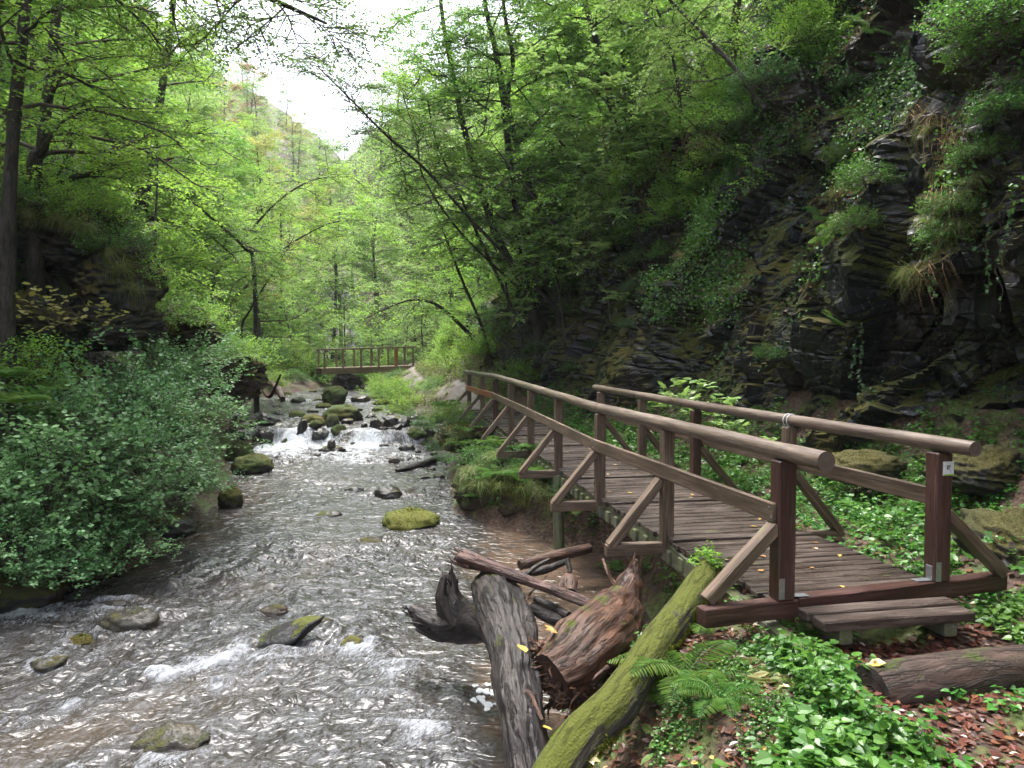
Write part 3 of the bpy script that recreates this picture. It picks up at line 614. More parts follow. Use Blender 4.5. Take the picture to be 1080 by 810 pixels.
# ------------------------------------------------------------------ wooden footbridge on the right bank
def build_bridge():
    br = thing('footbridge', 'long wooden footbridge with round handrails and slanting braces running along the right bank', 'footbridge', (1.5, 9.5, 0))
    LP = [(1.94, 5.5), (1.51, 7.5), (1.08, 9.45), (.71, 11.8), (.34, 13.9), (-.02, 16.0), (-.38, 18.0), (-.76, 20.0), (-1.22, 22.0)]
    RP = [(3.29, 5.93), (2.83, 7.87), (2.37, 9.95), (1.98, 11.75), (1.55, 13.5)]
    ax = unit(np.array([-.2, 1.0, 0])); ax = unit(np.array([LP[4][0] - LP[0][0], LP[4][1] - LP[0][1], 0])); sd = np.array([ax[1], -ax[0], 0])   # sd points to the right
    def dz(y): return I(y, [4, 5.4, 5.6, 7.5, 9.45, 11.8, 13.9, 16, 22], [-.02, -.02, .0, .0, .03, .05, .075, .10, .20])
    def ztop(y): return I(y, [5, 9.45, 18, 22], [1.08, 1.10, 1.235, 1.23])
    # deck boards, one sheet of boards with a dark gap between each
    g = Geo(); rs = np.random.RandomState(4); W = 1.44
    s = .10; k = 0
    L0 = np.array([1.94, 5.5, 0.]) + sd * .02
    while s < 16.9:
        pw = .145; y = 5.5 + ax[1] * s
        c = L0 + ax * (s + pw / 2); c[0] = I(c[1], [p[1] for p in LP], [p[0] for p in LP]) + .02
        z = float(dz(y)); raised = (k % 12 == 0 and k > 0)
        zz = z - .025 + (.022 if raised else 0) + rs.uniform(-.003, .003)
        A = c + sd * (-.04 + rs.uniform(-.018, .018)); B = c + sd * (W + .02 + rs.uniform(-.02, .02)); A[2] = zz + rs.uniform(-.003, .003); B[2] = zz + rs.uniform(-.003, .003)
        beam(g, A, B, pw - .026 + rs.uniform(-.005, .005), .045, seed=k, seg=6, wob=.0014, ch=.006)
        s += pw; k += 1
    g.build('deck', M['deckwood'], br)
    # two lower boards in front of the sill
    for q, (s0, dzv) in enumerate([(-.10, -.055), (-.27, -.065)]):
        g = Geo(); c = L0 + ax * s0; A = c + sd * (.08 + .02 * q); B = c + sd * (1.30 - .02 * q); A[2] = B[2] = dzv
        beam(g, A, B, .155, .07, seed=90 + q, seg=8, wob=.002); g.build('step_board', M['deckwood'], br)
    for kk in (.28, 1.1):
        g = Geo(); A = L0 + ax * -.33 + sd * kk; B = L0 + ax * .0 + sd * kk; A[2] = B[2] = -.15; beam(g, A, B, .10, .11, seed=95); g.build('step_bearer', M['greenbeam'], br)
    # long bearers under the deck, with the ends of the crosspieces showing as teeth
    for side, nm in ((.06, 0), (W - .10, 1)):
        pts = [(I(y, [p[1] for p in LP], [p[0] for p in LP]), y) for y in (4.75, 7.5, 9.45, 11.8, 13.9, 16, 18, 20, 22)]
        if nm: pts[0] = (pts[0][0] - .17, 5.55)
        for a, b in zip(pts[:-1], pts[1:]):
            g = Geo(); A = np.array([a[0], a[1], dz(a[1]) - .155 - (.10 if a[1] < 5 else 0)]) + sd * side; B = np.array([b[0], b[1], dz(b[1]) - .155]) + sd * side
            beam(g, A, B, .11, .19, seed=nm * 20 + int(a[1] * 7), seg=10, wob=.004); g.build('bearer', M['greenbeam'], br)
    for i, s in enumerate(np.arange(.2, 16, .29)):
        g = Geo()
        c = L0 + ax * s; c[0] = I(c[1], [p[1] for p in LP], [p[0] for p in LP]); zc = dz(c[1]) - .17
        A = c - sd * .035; B = c + sd * .10; A[2] = B[2] = zc; beam(g, A, B, .10, .13, seed=i, seg=2, wob=.002); g.build('crosspiece', M['greenbeam'], br)
    def pst(x, y, sz, mat, z0, z1, seed):
        g = Geo(); beam(g, (x, y, z0), (x, y, z1), sz, sz, up=tuple(ax), seed=seed, seg=6, wob=.0015, ch=.010); return g.build('post', mat, br)
    def side(posts, sgn, rails):
        for i, (x, y) in enumerate(posts):
            first = i == 0; red = first or (sgn < 0 and i == 6)
            sz = .135 if first else .115
            zt = float(ztop(y)) - .045; zd = float(dz(y))
            if sgn > 0 and not first: zt += .0
            mat = M['redwood'] if red else M['timber']
            if sgn > 0 and i == 2: mat = M['redwood']
            z0 = zd + (.045 if first else -.16)
            p = pst(x, y, sz, mat, z0, zt, 10 * i + (sgn > 0))
            if red: p['label'] = 'dark red-brown post'
            # outrigger and brace
            ox = .62 if i else .62
            base = np.array([x, y, zd - (.025 if first else .10)])
            if not first:
                g = Geo(); A = base - sd * sgn * .07 - ax * .0; B = base + sd * sgn * ox
                beam(g, A, B, .09, .115, seed=40 + i, seg=5, wob=.002); g.build('outrigger', M['redwood'] if (red or (sgn < 0 and i == 7)) else M['timber'], br)
            tt = np.array([x, y, zt - .47]) + sd * sgn * .055; bb = base + sd * sgn * (ox - .04) + np.array([0, 0, .04 if not first else .09])
            g = Geo(); beam(g, bb, tt, .085, .11, up=tuple(ax), seed=60 + i, seg=6, wob=.002); g.build('brace', M['timber'], br)
        # board below the handrail
        off = sgn * (.057 + .022)
        for a, b in zip(posts[:-1], posts[1:]):
            if posts.index(a) % 2 == 1: continue
            j = posts.index(a); e = posts[min(j + 2, len(posts) - 1)]
            A = np.array([a[0], a[1], ztop(a[1]) - .42]) + sd * off; B = np.array([e[0], e[1], ztop(e[1]) - .42]) + sd * off
            if j == 0: A = A + ax * (.0 if sgn < 0 else .02)
            A = A - ax * (.03 if j == 0 else 0); 
            g = Geo(); beam(g, A, B - ax * .004, .04, .14, seed=70 + j, seg=14, wob=.0018); o = g.build('rail_board', M['orange'] if (sgn < 0 and j >= 6) else M['timber'], br)
            if sgn < 0 and j >= 6: o['label'] = 'newer orange-brown rail board'
    side(LP, -1, None); side(RP, 1, None)
    # bolt heads where the rail boards meet the posts
    for (x, y) in LP[:5]:
        g = Geo(); c = np.array([x, y, float(ztop(y)) - .42]) - sd * .099
        for dzb in (-.032, .035): tube(g, [c + np.array([0, 0, dzb]) + sd * .006 + ax * dzb * .4, c + np.array([0, 0, dzb]) - sd * .004 + ax * dzb * .4], .011, 8)
        g.build('bolts', M['zinc'], br)
    # round handrails, in lengths
    def rail(pts, r, name='handrail', nseg=26, seed=0):
        g = Geo(); p = np.array(pts, float); q = smoothpts(p, nseg) if len(p) > 2 else p[0] + (p[1] - p[0]) * np.linspace(0, 1, nseg)[:, None]
        tube(g, q, r * (1 + .03 * np.sin(np.arange(nseg) * .9 + seed)), 20, nz=.03, nscale=1.5, seed=seed); return g.build(name, M['rail'], br, True)
    def rp(x, y, dzv=0.): return np.array([x, y, float(ztop(y)) + .02 + dzv])
    a0 = rp(*LP[0]) - ax * .52; m1 = rp(*LP[2]); m2 = rp(*LP[5]); m3 = rp(*LP[6]); e = rp(-1.35, 22.4)
    rail([a0 + np.array([0, 0, -.005]), m1 + ax * .02], .064, seed=1); rail([m1 + ax * .035, m2], .060, seed=2); rail([m2 + ax * .01, m3 + ax * .0], .058, seed=3); rail([m3 + ax * .01, e], .056, seed=4)
    b0 = rp(*RP[0]) - ax * .36; b1 = rp(*RP[2]); b2 = rp(*RP[4]) + ax * .35
    rail([b0, b1], .058, seed=5); rail([b1 + ax * .01, b2], .054, seed=6)
    # sill across the near end, reaching out both ways
    s0 = np.array([1.94, 5.5, .012]) - sd * .66 ; s1 = np.array([3.29, 5.93, .012]) + sd * .62
    xd = unit(np.array([3.29 - 1.94, .43, 0])); cmid = np.array([1.94, 5.5, .0]) + xd * .10
    g = Geo(); beam(g, np.array([1.94, 5.5, -.03]) - xd * .66, cmid - np.array([0, 0, .03]), .12, .13, seed=80, seg=6, wob=.002); g.build('sill', M['redwood'], br)
    g = Geo(); beam(g, cmid + xd * .004 + np.array([0, 0, -.02]), np.array([3.29, 5.93, -.02]) + xd * .66, .12, .13, seed=81, seg=10, wob=.002); g.build('sill', M['redwood'], br)
    # galvanised angle brackets at the feet of the first two posts
    for (x, y), sg in ((LP[0], 1), (RP[0], -1)):
        g = Geo(); c = np.array([x, y, 0]) - ax * (.0675 + .003) - sd * .0 * sg
        cx = c - sd * .04 * 1
        beam(g, cx + np.array([0, 0, .05]), cx + np.array([0, 0, .20]), .045, .004, up=tuple(ax), ch=.001, seg=2)
        c2 = np.array([x, y, .052]) + sd * sg * .0675; beam(g, c2, c2 + sd * sg * .13, .07, .004, ch=.001, seg=2)
        beam(g, c2 + np.array([0, 0, .0]), c2 + np.array([0, 0, .11]), .07, .004, up=tuple(sd), ch=.001, seg=2)
        g.build('bracket', M['zinc'], br)
    # tall pile carrying the span, standing in the water's edge
    g = Geo(); pp = P(589, 500, 11.75); zb = float(WZ(11.7)) - .4
    tube(g, smoothpts([(pp[0] + .02, 11.75, zb), (pp[0], 11.75, -.6), (pp[0] - .01, 11.75, float(dz(11.75)) - .12)], 14), .085, 12, nz=.07, seed=5); o = g.build('pile', M['greenbeam'], br, True)
    g = Geo(); tube(g, smoothpts([(1.98, 11.9, -1.3), (1.98, 11.9, -.1)], 8), .085, 12, nz=.07, seed=6); g.build('pile', M['greenbeam'], br, True)
    # cable ties round the second right post's rail
    g = Geo(); c = rp(*RP[1])
    for kk in (-.035, .03):
        a = np.linspace(0, 2 * np.pi, 25)[:, None]; S = sd; U = np.array([0, 0, 1.]); loop = c + ax * (kk + .018 * np.cos(a)) + (S * np.cos(a) + U * np.sin(a)) * .066
        tube(g, loop, .0042, 5, caps=False)
    g.build('cable_tie', M['white'], br)
    # small white plate with a printed mark on the first right post
    pc_ = np.array([3.29, 5.93, .92]) - ax * (.0675 + .006) + sd * .020
    o = Geo(); beam(o, pc_ - np.array([0, 0, .054]), pc_ + np.array([0, 0, .054]), .092, .006, up=tuple(ax), ch=.001, seg=2); plate = o.build('marker_plate', M['white'], br)
    f = pc_ - ax * .0042
    g = Geo(); beam(g, f - np.array([0, 0, .0535]), f - np.array([0, 0, .043]), .091, .0012, up=tuple(ax), ch=.0002, seg=2); st = g.build('green_strip', M['gstrip'], plate)
    g = Geo()
    for (u0, v0, u1, v1, w) in ((-.012, .020, .016, .026, .006), (-.012, .008, .014, .012, .006), (-.012, -.004, .008, -.002, .005), (-.012, -.006, -.010, .026, .006), (.004, .010, .012, .020, .005)):
        A = f + sd * u0 + np.array([0, 0, v0]); B = f + sd * u1 + np.array([0, 0, v1]); beam(g, A, B, w, .0012, up=tuple(ax), ch=.0002, seg=2)
    g.build('printed_mark', M['ink'], plate)
    for c in br.children_recursive:      # sub-parts hang from their part's own origin
        pass
    return br
def build_far_bridge():
    o = P(385, 385, 45.0); fb = thing('footbridge', 'small distant wooden footbridge crossing the stream upstream of the falls', 'footbridge', (o[0], 45, .9))
    A = P(336, 387.5, 44.0); B = P(434, 385, 46.5); A[2] = .88; B[2] = 1.0
    d = unit(B - A); n = unit(np.cross(d, (0, 0, 1)))
    for k in (-.75, .75):
        g = Geo(); beam(g, A + n * k - np.array([0, 0, .14]), B + n * k - np.array([0, 0, .14]), .2, .30, seg=6, wob=.004); g.build('beam', M['farwood'], fb)
        pc = []
        for i, t in enumerate(np.linspace(.03, .97, 6)):
            b = A + (B - A) * t + n * k; g = Geo(); red = (k > 0 and i == 4)
            beam(g, b - np.array([0, 0, .25]), b + np.array([0, 0, 1.08]), .10 if not red else .18, .10, up=tuple(n)); g.build('post', M['orange'] if red else M['farwood'], fb)
        g = Geo(); beam(g, A + n * k + np.array([0, 0, 1.10]), B + n * k + np.array([0, 0, 1.16]), .13, .09, seg=6, wob=.004); g.build('handrail', M['farwood'], fb)
    g = Geo()
    for i, t in enumerate(np.linspace(.01, .99, 42)):
        b = A + (B - A) * t; b[2] += .04; beam(g, b - n * .85, b + n * .85, .12, .05, seg=2, seed=i)
    g.build('deck', M['farwood'], fb)
build_bridge(); build_far_bridge()
# ------------------------------------------------------------------ rocks
def rock_geo(size, seed, sub=44, sharp=.5, rot=0., tilt=(0, 0), rough=1.):
    rs = np.random.RandomState(seed); th = np.linspace(0, np.pi, sub // 2 + 1); ph = np.linspace(0, 2 * np.pi, sub, endpoint=False)
    T, Ph = np.meshgrid(th, ph, indexing='ij'); D = np.stack([np.sin(T) * np.cos(Ph), np.sin(T) * np.sin(Ph), np.cos(T)], -1)
    Nn_ = unit(rs.normal(size=(13, 3))); hh = rs.uniform(.62, .95, 13)
    dd = D @ Nn_.T; r = np.min(np.where(dd > .05, hh / np.maximum(dd, .05), 9), axis=-1); r = np.minimum(r, 1.25)
    r = r * sharp + (1 - sharp) * .9
    q = D.reshape(-1, 3) * 1.8 + seed
    r = r * (1 + rough * (.10 * fbm(q, 3, seed) + .06 * fbm(q * 4, 4, seed + 1, .6)).reshape(r.shape) + rough * .06 * facets(q * np.array([1.4, 1.4, 3.0]), seed)[0].reshape(r.shape) + rough * .025 * facets(q * np.array([3.5, 3.5, 7.0]), seed + 3)[0].reshape(r.shape))
    r[0] = r[0].mean(); r[-1] = r[-1].mean()
    V = D * r[..., None] * np.array(size) / 2
    cx, sx = math.cos(tilt[0]), math.sin(tilt[0]); cy_, sy_ = math.cos(tilt[1]), math.sin(tilt[1]); cz, sz = math.cos(rot), math.sin(rot)
    V = V @ np.array([[1, 0, 0], [0, cx, -sx], [0, sx, cx]]).T @ np.array([[cy_, 0, sy_], [0, 1, 0], [-sy_, 0, cy_]]).T @ np.array([[cz, -sz, 0], [sz, cz, 0], [0, 0, 1]]).T
    a = np.arange(sub // 2)[:, None] * sub; j = np.arange(sub)[None]; k = (j + 1) % sub
    F = np.stack([a + j, a + sub + j, a + sub + k, a + k], -1).reshape(-1, 4)
    return V.reshape(-1, 3), F
def rock(loc, size, seed, mat, label, name='rock', cat='rock', group=None, **k):
    V, F = rock_geo(size, seed, **k); g = Geo(); g.add(V + np.asarray(loc), F)
    return tag(g.build(name, M[mat], None, True, at=loc), label, cat, group)
def wrock(px, py, wpx, hpx, mat, label, depth=1.0, sink=.35, seed=None, wake=True, dz=0., group=None, name='rock', **k):
    """a rock standing in the stream; (px, py) is where its water line shows, wpx x hpx its seen size"""
    p = wat_pix(px, py); d = p[1]; w = wpx / FPX * d; h = hpx / FPX * d
    H = h / (1 - sink); loc = (p[0], p[1] + w * .25 * depth, float(WZ(p[1])) + h - H / 2 + dz)
    if wake: ROCKS_W.append((p[0], p[1] + w * .25, w * .42))
    return rock(loc, (w * 1.08, w * depth * .8, H * 1.08), seed if seed is not None else int(px * 3 + py), mat, label, group=group, name=name, **k)
wrock(431, 558, 66, 16, 'rock_bright', 'yellow-green mossy rock alone in mid-stream between the bridge piles and the left bank', depth=1.5, sink=.5, sharp=.3)
wrock(408, 525, 34, 10, 'rock', 'dark low rock in the stream just beyond the yellow-green mossy one', depth=1.3, sink=.45)
wrock(372, 519, 20, 5, 'rock', 'small dark rock awash left of the dark low rock', sink=.5)
wrock(391, 575, 34, 6, 'rock_olive', 'low wet slab awash in front of the yellow-green mossy rock', sink=.6, rot=.5)
wrock(345, 545, 32, 5, 'rock', 'low dark rock awash in mid-stream', sink=.6)
wrock(350, 478, 30, 7, 'rock', 'flat dark slab at the foot of the falls with a stone on it', sink=.4, depth=.7)
p_ = wat_pix(350, 478); rock((p_[0] - .03, p_[1] + .1, p_[2] + .26), (.28, .3, .3), 8, 'rock', 'small round stone on the flat slab below the falls')
wrock(334, 482, 9, 4, 'rock', 'tiny dark rock left of the flat slab below the falls')
# the mossy heap in the middle of the falls
wrock(358, 446, 42, 14, 'rock_moss', 'long moss-covered boulder on top of the heap splitting the falls', depth=1.2, sink=.45, sharp=.45, dz=.16)
wrock(329, 452, 28, 15, 'rock_moss', 'mossy boulder at the left end of the heap splitting the falls', depth=1.1, sharp=.3)
wrock(317, 465, 15, 17, 'rock', 'square dark block at the left foot of the falls heap', sharp=.9, depth=1.2, dz=.0)
wrock(335, 468, 28, 14, 'rock', 'wide dark slab at the foot of the falls heap', sharp=.9, depth=1.)
wrock(332, 458, 15, 7, 'rock_moss', 'small mossy cushion in the middle of the falls heap', dz=.18, sharp=.2)
wrock(350, 455, 14, 12, 'rock_moss', 'round mossy boulder at the centre of the falls heap', dz=.14, sharp=.2)
wrock(355, 465, 20, 14, 'rock_moss', 'mossy block at the right foot of the falls heap', dz=.02, sharp=.5)
wrock(275, 450, 24, 12, 'rock', 'dark rounded rock at the lip of the left fall', depth=1.)
wrock(266, 452, 9, 7, 'rock', 'small dark rock beside the one at the lip of the left fall')
wrock(258, 452, 20, 6, 'rock_olive', 'wet brown slab at the left edge of the falls', sink=.5)
wrock(277, 466, 22, 12, 'rock', 'dark wet block under the left fall', depth=.8, sink=.4)
wrock(312, 441, 18, 8, 'rock_moss', 'small moss-topped rock above the falls', depth=1.)
wrock(313, 425, 18, 6, 'rock', 'dark smooth rock in the flat water above the falls', depth=1.1)
wrock(356, 441, 7, 3, 'rock', 'little dark stone just above the falls heap')
wrock(351, 427, 27, 19, 'rock_moss', 'big dark boulder with a moss cap above the falls', depth=1., sink=.2, sharp=.6)
wrock(340, 431, 20, 6, 'rock_moss', 'low mossy ledge at the foot of the moss-capped boulder', sink=.4)
wrock(364, 411, 34, 17, 'rock', 'huge black boulder near the distant footbridge', depth=1.1, sink=.2, seed=12, sharp=.6)
wrock(380, 425, 22, 8, 'rock', 'brown-black ledge right of the moss-capped boulder', sink=.3)
wrock(405, 428, 22, 8, 'rock_bright', 'green mossy mound at the right bank above the falls', sharp=.2)
for i, (a, b, w, h) in enumerate([(398, 452, 14, 8), (410, 450, 16, 9), (404, 457, 13, 6), (414, 461, 14, 8), (424, 452, 16, 10), (430, 449, 13, 7), (418, 455, 12, 7), (396, 447, 10, 5), (436, 444, 12, 6)]):
    wrock(a, b, w, h, 'rock', 'dark angular block in the jam of blocks right of the falls', sharp=.95, depth=1.2, group='dark blocks jammed right of the falls', wake=False)
wrock(415, 447, 28, 5, 'rock', 'flat dark slab on top of the block jam right of the falls', sharp=.8, dz=.12, wake=False)
wrock(436, 466, 27, 14, 'rock_moss', 'tilted mossy slab right of the falls', depth=1., sharp=.5, sink=.2, tilt=(0, -.25))
wrock(462, 447, 18, 12, 'rock', 'rounded brown rock on the right bank beside the falls', wake=False)
wrock(465, 437, 12, 6, 'rock', 'dark block on the right bank above the brown rock', wake=False)
wrock(429, 476, 19, 7, 'rock', 'low brown rock below the tilted mossy slab', sink=.4)
for i, (a, b, w, h) in enumerate([(375, 487, 7, 3), (390, 483, 8, 4), (387, 489, 7, 4), (415, 489, 15, 6), (403, 489, 7, 3), (398, 481, 6, 2), (425, 485, 9, 3), (440, 478, 8, 3), (433, 470, 8, 3), (447, 485, 10, 3), (420, 494, 8, 3), (376, 481, 6, 2), (455, 497, 9, 3), (462, 505, 12, 4), (448, 505, 9, 3)]):
    wrock(a, b, w, h, 'rock', 'small dark stone breaking the surface below the right fall', sharp=.7, group='small stones below the right fall', wake=i < 5)
rr_ = np.random.RandomState(21)
for (a, b, w, h) in [(248, 446, 14, 8), (291, 446, 9, 5), (300, 468, 9, 5), (365, 449, 12, 8), (374, 444, 9, 5), (391, 441, 11, 5), (384, 452, 8, 5), (370, 470, 9, 4), (291, 438, 10, 4), (330, 436, 12, 4), (375, 434, 11, 4), (398, 434, 13, 5), (418, 434, 12, 5), (290, 430, 9, 3), (266, 436, 12, 4), (334, 423, 9, 3), (300, 417, 12, 3), (395, 421, 14, 4), (330, 414, 9, 3), (412, 440, 10, 4), (256, 462, 13, 6), (245, 455, 12, 7), (404, 472, 10, 4), (452, 458, 12, 6), (446, 470, 9, 4), (462, 472, 12, 5), (470, 488, 11, 5), (458, 480, 8, 4)]:
    wrock(a, b, w, h, 'rock' if rr_.rand() < .7 else 'rock_moss', 'stone in the rapids', sharp=.75, depth=1.2, group='stones scattered through the rapids round the falls', wake=False, sink=.35)
wrock(130, 668, 66, 21, 'rock_olive', 'flat olive-mossy rock in the near stream with white water round it', depth=.9, sink=.4, sharp=.35)
wrock(118, 641, 40, 5, 'rock', 'thin dark slab just behind the flat olive rock', sink=.4, depth=.5)
wrock(46, 709, 42, 12, 'rock_olive', 'pale wet rock low in the water at the lower left', depth=.9, sink=.5)
wrock(82, 682, 34, 9, 'rock_dark_moss', 'small dark-green mossy rock between the flat olive rock and the pale wet one', depth=.8, sink=.4)
wrock(175, 795, 82, 20, 'rock_olive', 'submerged mossy rock nearest the lower edge of the picture', depth=.9, sink=.55, sharp=.3)
wrock(183, 613, 14, 6, 'rock', 'small dark stone in shallow water by the blue-green bushes', wake=True)
wrock(183, 624, 12, 5, 'rock_olive', 'small mossy stone in shallow water by the blue-green bushes')
wrock(340, 660, 22, 7, 'rock_olive', 'brown wet stone right of the tilted slate slab', sink=.4)
wrock(283, 650, 34, 8, 'rock_olive', 'olive wet stone behind the tilted slate slab', sink=.5)
wrock(371, 688, 40, 12, 'rock', 'dark rock under a smooth hump of water', sink=.6)
wrock(240, 620, 22, 3, 'rock_olive', 'olive stone just under the surface in mid-stream', sink=.7)
wrock(232, 725, 26, 4, 'rock_olive', 'brown stone just under the surface of the near rapids', sink=.7)
# tilted slate slab
p_ = wat_pix(292, 684); V, F = rock_geo((.80, .30, .13), 77, sharp=.95, rot=.15, tilt=(.35, -.38), rough=.6); g = Geo(); g.add(V + p_ + np.array([0, .05, .08]), F)
tag(g.build('slab', M['rock'], None, True, at=p_), 'dark tilted slate slab pointing out of the near rapids', 'rock'); ROCKS_W.append((p_[0], p_[1], .3))
# left bank stones
wrock(262, 500, 42, 20, 'rock_moss', 'long moss-covered rock at the foot of the left bank', depth=1.4, sharp=.25, sink=.3)
wrock(250, 488, 30, 22, 'rock_moss', 'mossy mound behind the long moss-covered rock on the left bank', depth=1.4, sharp=.2, sink=.3, wake=False)
wrock(240, 537, 26, 22, 'rock_moss', 'mossy rock under the end of the blue-green bushes', depth=1.4, sharp=.2, sink=.3)
wrock(10, 645, 90, 34, 'rock_dark_moss', 'broad dark mossy rock at the left edge under the bushes', depth=1.1, sink=.3, sharp=.4)
wrock(165, 568, 60, 20, 'rock', 'dark wet rock hidden under the bushes at the left bank', depth=1.2, sink=.3)
wrock(236, 420, 30, 12, 'rock_moss', 'mossy rock on the left bank above the falls', depth=1.5, wake=False)
wrock(255, 413, 24, 12, 'rock_moss', 'green mossy rock by the driftwood on the left bank', depth=1.5, wake=False)
wrock(300, 409, 40, 13, 'rock_moss', 'mossy ledge on the left bank before the distant footbridge', depth=1.5, wake=False)
wrock(328, 404, 34, 10, 'rock_bright', 'green mossy mound on the left bank below the distant footbridge', depth=1.5, wake=False)
# right bank: mossy bank foot under the far part of the bridge
def brock(px, py, d, w, dep, h, mat, label, seed, **k):
    p = P(px, py, d); return rock(tuple(p), (w, dep, h), seed, mat, label, **k)
brock(512, 517, 14.6, 1.25, 1.7, 1.0, 'bank_moss', 'big cushion of moss hanging over the water at the right bank', 5, name='moss_mound', cat='moss', sharp=.1, rough=1.8)
brock(548, 530, 13.9, .9, 1.6, 1.1, 'bank_moss', 'mossy bank foot below the fern beside the bridge pile', 6, name='moss_mound', cat='moss', sharp=.2, rough=1.8)
brock(487, 462, 19, 1.2, 2.2, .75, 'bank_moss', 'small mossy mound where the right bank meets the stones', 7, name='moss_mound', cat='moss', sharp=.2, rough=1.8)
brock(1078, 590, 6.9, .9, 1.3, .9, 'rock_dark_moss', 'dark mossy boulder behind the near right bridge post', 31, sharp=.5, sub=120)
brock(1030, 500, 8.6, .9, 1.1, .6, 'rock_dark_moss', 'low dark mossy rock between the bridge and the dark hollow', 33, sharp=.5, sub=100)
for (px, py, d, w, dep, h, lab, sd_) in [(60, 262, 15.0, 3.4, 2.2, 1.5, 'dark overhanging rock above the hollow on the left slope', 51), (125, 300, 14.6, 1.6, 1.8, 1.6, 'dark mossy rock at the right end of the hollow on the left slope', 52), (25, 340, 13.4, 1.8, 1.5, 1.2, 'dark rock low in the hollow at the left edge', 53), (100, 345, 14.4, 2.2, 1.4, .9, 'dark rock behind the top of the blue-green bushes', 54), (180, 350, 17.5, 2.6, 1.8, 1.2, 'dark mossy ledge right of the left rock hollow', 55), (252, 402, 27, 1.6, 1.5, .9, 'mossy rock on the left bank above the falls, beside the water', 56), (235, 400, 22, 2.2, 2., 1.6, 'mossy rock on the left bank before the falls', 57)]:
    brock(px, py, d, w, dep, h, 'rock_dark_moss' if px < 150 else 'bank_moss', lab, sd_, sharp=.7, sub=150, rough=1.2)
brock(905, 492, 9.9, 1.1, .9, .45, 'rock_dark_moss', 'low mossy rock among the herbs beyond the bridge', 35, sharp=.4, sub=50)
build_water()

# ------------------------------------------------------------------ logs and driftwood
def log(pts, rad, mat, label, name='log', cat='log', ns=26, n=34, nz=.12, ridge=.07, seed=1, extra=None, flat=1., fine=.03):
    pts = [np.asarray(p, float) for p in pts]; o = pts[len(pts) // 2]
    g = Geo(); q = smoothpts(pts, n); r = np.interp(np.linspace(0, 1, n), np.linspace(0, 1, len(rad)), rad)
    tube(g, q, r, ns, nz=nz, ridge=ridge, nscale=1.6, seed=seed, flat=flat, fine=fine)
    if extra: extra(g)
    return tag(g.build(name, M[mat], None, True, at=o), label, cat)
def splinters(g, c, d, n, L, r, spread, seed):
    rs = np.random.RandomState(seed); c = np.asarray(c, float); d = unit(np.asarray(d, float))
    for i in range(n):
        o = rs.normal(size=3) * spread; o -= d * np.dot(o, d); a = c + o; l = L * rs.uniform(.4, 1)
        tube(g, smoothpts([a - d * .12, a + d * l * .5 + rs.normal(size=3) * .01, a + d * l + rs.normal(size=3) * .03], 6), np.linspace(r * rs.uniform(.5, 1), r * .15, 6), 6, nz=.3, seed=i, caps=False)
# mossy trunk lying up the bank, its top end under the bridge
log([P(568, 845, 4.05), P(610, 783, 4.35), P(652, 741, 4.65), P(690, 683, 5.2), P(718, 645, 5.65), P(750, 600, 6.3)], [.125, .13, .125, .115, .11, .10], 'log_moss', 'long trunk covered in bright yellow-green moss leaning up the bank to the bridge', 'mossy_log', n=150, ns=80, seed=3, nz=.14, ridge=.06)
# moss fuzz standing up from the trunk
def fuzz(o, name, mat, n, L, th, seed, sc=3.5, up=.1):
    me = o.data; nv = len(me.vertices); co = np.empty(nv * 3); me.vertices.foreach_get('co', co); co = co.reshape(-1, 3); nr = np.empty(nv * 3); me.vertices.foreach_get('normal', nr); nr = nr.reshape(-1, 3)
    r2 = np.random.RandomState(seed); w = co + np.array(o.location); m = (fbm(w * sc, 4, seed, .6) + nr[:, 2] * .45 > th) & (nr[:, 2] > -.1); k = np.nonzero(m)[0]
    if not len(k): return
    k = k[r2.randint(len(k), size=n)]; g = Geo(); b = w[k] + r2.normal(size=(n, 3)) * .008; l = L * r2.uniform(.5, 1.3, n)
    leaves(g, b - nr[k] * .003, nr[k] + r2.normal(size=(n, 3)) * .5 + np.array([0, 0, up]), r2.normal(size=(n, 3)), l, l * .35, 'quad'); g.build(name, M[mat], o)
M['mossfuzz'] = leafmat('moss_fuzz', [(0, (.05, .065, .008)), (.5, (.11, .125, .012)), (1, (.19, .20, .02))], .3, (.25, .30, .03), .8, .1)
M['mossdark'] = leafmat('dark_moss_fuzz', [(0, (.02, .035, .006)), (.5, (.045, .07, .010)), (1, (.09, .12, .016))], .3, (.15, .22, .03), .8, .1)
fuzz(bpy.data.objects['mossy_log'], 'moss', 'mossfuzz', 30000, .020, .14, 5)
# dark split trunk in the water
def dark_extra(g):
    splinters(g, P(482, 618, 6.9), (-.5, .3, .35), 16, .34, .05, .10, 4)
log([P(566, 870, 4.45), P(558, 808, 4.8), P(551, 770, 5.0), P(545, 730, 5.3), P(540, 690, 5.7), P(530, 650, 6.2), P(516, 618, 6.85)], [.13, .135, .14, .15, .165, .20, .17], 'log_dark', 'wet black-brown rotting trunk lying from the water towards the viewer', 'dark_log', n=150, ns=90, seed=11, nz=.30, ridge=.16, fine=.05)
